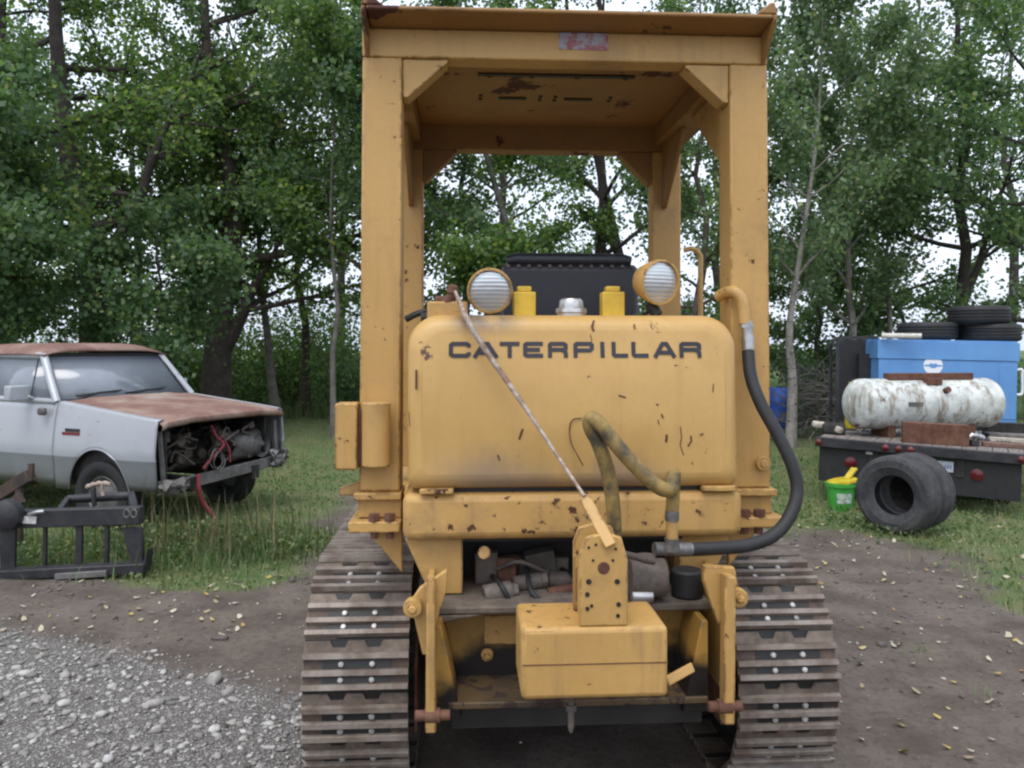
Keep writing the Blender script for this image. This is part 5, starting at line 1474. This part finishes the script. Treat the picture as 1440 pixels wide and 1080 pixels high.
m = MB(); m.box(-1.04, 1.02, -.05, .0299, .595, .70); m.box(-1.02, -.985, .03, 3.4, .585, .654); m.box(.985, 1.02, .03, 3.4, .585, .654)
for y in (.8, 1.6, 2.4, 3.2): m.box(-.98, .98, y, y + .06, .59, .654)
m.build('deck_frame', BP, FB, bevel=.006)
m = MB()
for s in (-1, 1): m.box(s * .38, s * .46, .0, 5.6, .40, .585)
m.build('chassis', M['grime'], FB)
for x0, x1 in ((-1.0, -.40), (-.39, .24), (.25, .98)):
    m = MB(); m.box(x0, x1, .02, .032, .20 if abs(x0) > .3 and x0 < .2 or x0 > .2 else .24, .594); m.build('mud_flap', M['rubber'], FB)
def rlight(x, z, r, y=-.0505):
    m = MB(); m.lathe([(r * 1.15, 0), (r * 1.15, .012), (r, .014), (r * .6, .024), (.001, .028)], (x, y, z), (0, -1, 0), 20); return m
M['red_lens'] = plain('red_lens', (.105, .010, .012), .25, 0, .2)
for x in (-1.0, -.30, -.17, -.05, .97): rlight(x, .648, .032).build('marker_light', M['red_lens'], FB, smooth=50)
for x in (-.66, .58): rlight(x, .44, .055, .0195).build('tail_light', M['red_lens'], FB, smooth=50)
m = MB(); m.box(.20, .36, .008, .0185, .44, .55); pl_ = m.build('license_plate', plain('plate_white', (.45, .47, .52), .45, 0, .15, 30), FB)
m = MB()
for k in range(5): m.box(.222 + k * .026, .222 + k * .026 + .016, .006, .0078, .475, .515)
m.build('plate_marks', plain('plate_blue', (.12, .16, .30), .5), pl_)
m = MB(); m.obox((-.47, .005, .565), (.07, .03, .035)); m.build('plate_lamp', M['dull_chrome'], FB, bevel=.006)
for s in (-1, 1):
    for x in (.60, .83):
        m = MB(); m.lathe(tyre_mb(.36, .2, .21), (s * x, 1.1, .36), (s, 0, 0), 30, closed=True); ty = m.build('wheel', M['rubber'], FB, smooth=40)
        m = MB(); m.lathe([(.215, -.06), (.215, .06), (.15, .02), (.001, .03)], (s * x, 1.1, .36), (s, 0, 0), 24); m.build('rim', M['grey_metal'], ty)
    m = MB(); m.lathe(tyre_mb(.36, .22, .21), (s * .80, 4.7, .36), (s, 0, 0), 30, closed=True); ty = m.build('wheel', M['rubber'], FB, smooth=40)
    m = MB(); m.lathe([(.215, -.06), (.215, .06), (.15, .02), (.001, .03)], (s * .80, 4.7, .36), (s, 0, 0), 24); m.build('rim', M['grey_metal'], ty)
m = MB(); m.prism([(3.6, .45), (6.2, .45), (6.25, 1.0), (5.1, 1.12), (4.75, 1.62), (3.75, 1.66), (3.6, 1.1)], 'yz', -.9, .9); m.build('cab', M['grey_metal'], FB, bevel=.06, seg=3)
m = MB(); m.box(-.6, .6, 3.60, 3.66, 1.15, 1.52); m.build('rear_window', M['glass'], FB, bevel=.02)

# white tank lying across the deck
def tank_mat():
    t = NT('peeling_white_paint'); v = t.mapped('Object')
    n = t.noise(5, 8, .65, v); f = t.noise(16, 6, .65, v); st = t.noise(3, 5, .6, t.mapped('Object', (4, 4, .8)))
    c = t.mix(t.step(n, .4, .62), (.60, .62, .59), (.42, .44, .41))
    c = t.mix(t.step(f, .52, .66, 0, .6), c, (.27, .285, .24))
    c = t.mix(t.step(st, .50, .64, 0, .8), c, (.20, .16, .11))
    c = t.mix(t.step(t.noise(3.4, 9, .7, t.mapped('Object', (1, 1, 1), (3, 1, 2))), .61, .635), c, (.13, .065, .04))
    return t.done(c, .5)
ta, tb = W(1193, 566, 9.62), W(1400, 568, 9.95)
tc = (ta + tb) / 2; tdir = (tb - ta).normalized(); tl = (tb - ta).length; tr_ = .298
tz = deck_z(tc)
TK = empty('gas_tank', (tc.x, tc.y, tz), (0, 0, math.atan2(tdir.y, tdir.x)), 'peeling white steel tank lying across the flatbed deck', 'tank')
czt = tc.z - tz
m = MB(); prof = []
for k in range(9):
    a = R(90 * k / 8); prof.append((max(.0005, tr_ * math.sin(a)), -tl / 2 + .16 * (1 - math.cos(a))))
prof += [(tr_ * 1.004, -tl / 2 + .20), (tr_ * 1.004, -tl / 2 + .215), (tr_, -tl / 2 + .22), (tr_, tl / 2 - .22), (tr_ * 1.004, tl / 2 - .215), (tr_ * 1.004, tl / 2 - .20)]
for k in range(8, -1, -1):
    a = R(90 * k / 8); prof.append((max(.0005, tr_ * math.sin(a)), tl / 2 - .16 * (1 - math.cos(a))))
m.lathe(prof, (0, 0, czt), (1, 0, 0), 40); m.build('shell', tank_mat(), TK, smooth=40)
for x in (-tl * .27, tl * .27):
    m = MB(); m.box(x - .05, x + .05, -.17, .17, 0, czt - tr_ + .06); m.build('saddle', M['rust'], TK, bevel=.004)
m = MB(); m.box(-tl * .27, tl * .30, -.11, .0, czt + tr_ - .012, czt + tr_ + .065); m.box(-tl * .05, tl * .05, -.21, -.1105, czt + tr_ - .07, czt + tr_ + .01); m.build('channel_bracket', M['rust'], TK, bevel=.004)
m = MB(); m.cyl((tl * .05, -tr_ * .86, czt + .16), (tl * .05, -tr_ * .86 - .06, czt + .18), .035, n=14); m.build('valve_port', M['rust'], TK)
m = MB(); m.obox((-tl * .16, -tr_ * .995, czt + .01), (.19, .01, .05)); m.build('data_plate', M['grey_metal'], TK)

# blue welder
wa, wb = W(1232, 478, 10.75), W(1432, 482, 10.5)
wdv = (wb - wa); wdv.z = 0; wl_ = wdv.length; wang = math.atan2(wdv.y, wdv.x)
wz = deck_z((wa + wb) / 2)
WE = empty('welder', ((wa.x + wb.x) / 2, (wa.y + wb.y) / 2, wz), (0, R(1.2), wang), 'big blue welder machine with a white round emblem standing on the flatbed', 'welder')
def blue_mat():
    t = NT('faded_blue_paint'); v = t.mapped('Object'); n = t.noise(2.5, 5, .6, v); st = t.noise(2, 5, .6, t.mapped('Object', (8, 8, .8)))
    c = t.mix(t.step(n, .3, .7), (.090, .235, .50), (.120, .285, .55)); c = t.mix(t.step(st, .58, .75, 0, .3), c, (.16, .24, .40))
    c = t.mix(t.step(t.noise(9, 8, .7, v), .68, .7), c, (.10, .06, .05))
    return t.done(c, .42)
M['blue'] = blue_mat()
hh = 1.165; hw = wl_ / 2
m = MB(); m.box(-hw + .02, hw - .02, .012, .85, .12, hh - .26); m.box(-hw, hw, 0, .86, hh - .255, hh - .02); m.box(-hw + .02, hw - .02, .02, .84, hh - .0195, hh); m.box(hw - .24, hw - .03, .004, .0119, .16, hh - .30); m.build('housing', M['blue'], WE, bevel=.01)
m = MB(); m.box(-hw + .05, hw - .05, .06, .80, 0, .119); m.build('skid', BP, WE)
t = NT('emblem_white'); t.done((.72, .74, .76), .5)
M['white'] = t.mat
ec = W(1311, 514.5, 10.64); ex = (ec - WE.location).dot(Vector((math.cos(wang), math.sin(wang), 0))); ez = ec.z - wz
m = MB(); m.cyl((ex, .0115, ez), (ex, .007, ez), .118, n=36, mi=0)
em = m.build('emblem', M['white'], WE)
m = MB(); m.prism([(ex - .112, ez + .008), (ex - .05, ez + .012), (ex - .032, ez + .034), (ex, ez + .020), (ex + .032, ez + .034), (ex + .05, ez + .012), (ex + .112, ez + .008), (ex + .112, ez - .008), (ex + .05, ez - .012), (ex + .02, ez - .032), (ex - .02, ez - .032), (ex - .05, ez - .012), (ex - .112, ez - .008)], 'xz', .0045, .0069)
m.build('emblem_mark', M['blue'], em)
m = MB(); m.tube(spline([(hw - .01, .05, .80), (hw + .05, .05, .80), (hw + .055, .05, .70), (hw + .055, .05, .50), (hw - .01, .05, .48)], 5), .018, 8); m.build('rail_handle', M['white'], WE, smooth=60)

# tyres lying on the welder
def flat_tyre(px0, px1, py0, py1, d, label, zfix=None):
    c = W((px0 + px1) / 2, (py0 + py1) / 2, d); Rr = (px1 - px0) / 2 / F * d; w = .235
    z = zfix if zfix is not None else wz + hh
    o = empty('loose_tyre', (c.x, c.y, z), (0, 0, 0), label, 'tyre', 'tyres lying on the blue welder')
    m = MB(); m.lathe(tyre_mb(Rr, w, Rr * .56), (0, 0, w / 2), (0, 0, 1), 40, closed=True); m.build('casing', M['rubber'], o, smooth=40)
    return z + w
zt1 = flat_tyre(1350, 1431, 452, 476, 11.05, 'lower black tyre at the right end of the welder top, under another', wz + hh - .012)
flat_tyre(1336, 1416, 430, 454, 11.05, 'topmost black tyre, stacked on another tyre above the blue welder', zt1 + .002)
flat_tyre(1264, 1342, 449, 473, 11.15, 'single black tyre lying near the middle of the welder top', wz + hh + .012)
m = MB(); p0, p1 = W(1240, 472, 10.7), W(1296, 468, 10.5); zz = wz + hh + .045
p0.z = zz + .014; p1.z = zz + .006; m.tube([p0, p1], .036, 16); 
d_ = (p0 - p1).normalized(); m.tube([p1 - d_ * .001, p1 + d_ * .05], .027, 12)
o = m.build('pipe', plain('pale_pipe', (.5, .48, .42), .5), None, smooth=40); tag(o, 'short pale pipe lying on the left end of the blue welder', 'pipe')

# black rack at the left edge of the deck
rc = W(1205, 580, 11.05); rz = deck_z(rc)
RK = empty('steel_rack', (rc.x, rc.y, rz), (0, 0, R(-12)), 'tall black steel rack standing on the deck left of the blue welder', 'rack')
m = MB()
for pts in ([(-.25, 0, 0), (-.25, 0, 1.08), (-.17, 0, 1.17), (.25, 0, 1.17), (.25, 0, 0)], [(-.25, .5, 0), (-.25, .5, 1.08), (-.17, .5, 1.17), (.25, .5, 1.17), (.25, .5, 0)]):
    for a, b in zip(pts, pts[1:]): m.bar(a, b, .04, .04, up=(0, 1, 0))
for x, z in ((-.25, 1.08), (.25, 1.15), (-.25, .05), (.25, .05)): m.bar((x, 0, z), (x, .5, z), .035, .035)
m.build('frame', BP, RK)
m = MB(); m.box(-.22, .22, .30, .32, .05, 1.14); m.box(.05, .20, .10, .29, .03, .95); m.build('back_panel', M['rubber'], RK)

# small load on the deck
def crate_like(name, label, cat, px, py, d, size, rot, mat, bevel=.01, extra=None):
    p = W(px, py, d); z = deck_z(p)
    o = empty(name, (p.x, p.y, z), (0, R(2), rot), label, cat)
    m = MB(); m.obox((0, 0, size[2] / 2), size); m.build('block', mat, o, bevel=bevel)
    if extra: extra(o)
    return o
def ex1(o):
    m = MB(); m.box(-.33, .33, -.02, .02, .231, .255); m.build('top_strip', M['wood_pale'], o)
crate_like('steel_beam_offcut', 'rusty brown beam offcut lying in front of the white tank', 'beam', 1314, 612, 9.05, (.66, .16, .23), R(-18), M['rust'], .008)
def ex2(o):
    m = MB(); m.tube(spline([(-.1, -.02, .08), (-.04, -.03, .12), (.05, -.02, .11), (.12, 0, .09)], 5), [.02 + .014 * math.sin(k) ** 2 for k in range(16)], 10); m.cyl((.02, 0, .06), (.03, -.01, .16), .02, n=10); m.build('fitting', M['dull_chrome'], o, smooth=50)
crate_like('pipe_vise', 'small silver and black vise on the deck at the right end of the tank', 'vise', 1368, 612, 8.95, (.10, .10, .07), R(10), BP, .01, ex2)
def ex3(o):
    m = MB(); m.obox((-.16, -.02, .10), (.16, .1, .07), (0.2, .1, .3)); m.obox((.06, -.1, .06), (.10, .07, .08), (.3, .2, .9)); m.build('debris', M['wood_pale'], o, bevel=.02)
crate_like('scrap_box', 'dark scrap heap with pale lumps on the deck corner left of the tank', 'scrap', 1172, 602, 9.75, (.26, .22, .13), R(-20), M['grime'], .03, ex3)
M['yellow_jug'] = plain('yellow_plastic', (.5, .38, .02), .4)
p = W(1197, 560, 10.35); o = empty('yellow_jug', (p.x, p.y, deck_z(p)), (0, 0, 0), 'narrow yellow jug standing behind the left end of the white tank', 'jug')
m = MB(); m.lathe([(.001, 0), (.07, 0), (.075, .02), (.075, .42), (.06, .50), (.03, .55), (.03, .60), (.001, .60)], (0, 0, 0), (0, 0, 1), 20); m.build('body', M['yellow_jug'], o, smooth=50); m = MB(); m.cyl((0, 0, .6005), (0, 0, .635), .034, n=16); m.build('cap', M['rubber'], o)
for k, (px, py, d, L, mat, lb, lift, w_) in enumerate(((1425, 622, 8.9, 1.3, 'wood_red', 'reddish plank at the deck edge by the right border', 0, .16), (1432, 606, 9.4, 1.4, 'wood_pale', 'pale plank lying behind the reddish plank on the deck', 0, .10), (1425, 590, 9.9, 1.3, 'wood_grey', 'wide grey plank lying beside the right end of the tank', 0, .26), (1420, 579, 10.2, 1.2, 'grime', 'dark timber baulk lying in front of the welder, right of the tank', 0, .14))):
    p = W(px, py, d); p.z = deck_z(p)
    hgt = .045 if k < 3 else .15
    m = MB(); m.box(-.30, L - .30, -w_ / 2, w_ / 2, 0, hgt); o = m.build('plank', M[mat], None, bevel=.005); o.location = p + Vector((0, 0, .003)); o.rotation_euler = (0, R(2), R(-22 + 4 * k)); tag(o, lb, 'plank', 'timber on the flatbed deck')

# dual tyres standing on the ground behind the flatbed
tdv = Vector((.77, .64, .0)).normalized()
tc0 = W(1262, 694, 7.74)
for k, lb in enumerate(('front one of two big black truck tyres standing on the dirt', 'rear one of two big black truck tyres, behind the front tyre')):
    Rr, w = .372, .235
    c = tc0 + tdv * (.30 * k); gzz = float(gz(c.x, c.y))
    o = empty('truck_tyre', (c.x, c.y, gzz - .004), (0, 0, 0), lb, 'tyre', 'pair of truck tyres standing on the ground')
    m = MB(); m.lathe(tyre_mb(Rr, w, Rr * .50), (0, 0, Rr), tdv, 48, closed=True); m.build('casing', M['dusty_rubber'], o, smooth=40)
    if k: m = MB(); m.lathe([(Rr * .52, -.07), (Rr * .50, .06), (Rr * .40, .08), (Rr * .2, .06), (.001, .06)], (0, 0, Rr), tdv, 32); m.build('rim', M['grime'], o, smooth=40)  # dark disc added to stand in for shade inside the tyre hole

# green bucket
c = W(1182, 716, 8.85); gzz = float(gz(c.x, c.y))
BK = empty('bucket', (c.x, c.y, gzz - .003), (0, 0, .3), 'green plastic bucket with a crooked yellow lid beside the truck tyres', 'bucket')
m = MB(); pr = [(.001, .0), (.118, .0), (.122, .01), (.142, .26), (.156, .262), (.158, .30), (.148, .302), (.138, .26), (.115, .02), (.001, .012)]; m.lathe(pr, (0, 0, 0), (0, 0, 1), 32); m.build('tub', plain('green_plastic', (.06, .36, .055), .4, 0, .15), BK, smooth=40)
m = MB(); m.lathe([(.001, .018), (.13, .016), (.156, .010), (.158, -.012), (.150, -.012)], (.02, 0, .315), (-.16, .05, 1), 32); m.bar((.06, -.02, .335), (.20, .02, .44), .07, .02); m.build('lid', M['yellow_jug'], BK, smooth=40)
m = MB(); rows = []
for z in (.09, .20):
    rows.append([((.1185 + .00093 * 0 + (.142 - .122) * (z - .01) / .25 + .0055) * math.cos(a), (.1185 + (.142 - .122) * (z - .01) / .25 + .0055) * math.sin(a), z) for a in np.linspace(R(215), R(285), 10)])
m.grid(rows); m.build('label_sheet', plain('pale_label', (.42, .50, .44), .6, 0, .45, 30), BK)

# blue barrel and brush pile by the aspen
c = W(1096, 600, 16.6); BR = empty('barrel', (c.x, c.y, float(gz(c.x, c.y))), (0, 0, 0), 'bright blue barrel standing behind the right post of the machine', 'barrel')
m = MB(); m.lathe([(.001, 0), (.27, 0), (.29, .03), (.30, .30), (.305, .32), (.30, .34), (.30, .68), (.305, .70), (.30, .72), (.29, .93), (.26, .97), (.25, .955), (.001, .955)], (0, 0, 0), (0, 0, 1), 32); m.build('drum', plain('blue_plastic', (.03, .10, .42), .4), BR, smooth=40)
rd = random.Random(12); c = W(1150, 560, 16.2)
m = MB()
for k in range(520):
    p = Vector((rd.gauss(0, .62), rd.gauss(0, .4), 0)); hgt = max(.05, 1.45 * math.exp(-(p.x / .8) ** 2)); p.z = rd.uniform(.02, hgt)
    d = Vector((rd.uniform(-1, 1), rd.uniform(-1, 1), rd.uniform(-.35, .6))).normalized(); L = rd.uniform(.25, .8)
    q = p + d * L * .5 + Vector((rd.uniform(-.08, .08), 0, rd.uniform(-.06, .06))); e = p + d * L
    if e.z < 0: e.z = .02
    m.tube([p, q, e], [rd.uniform(.006, .02), .009, .004], 4, False)
BPI = empty('brush_pile', (c.x, c.y, float(gz(c.x, c.y))), (0, 0, 0), 'grey brown pile of dead branches behind the pale aspen', 'brush pile')
m.build('branches', M['bark_grey'], BPI)
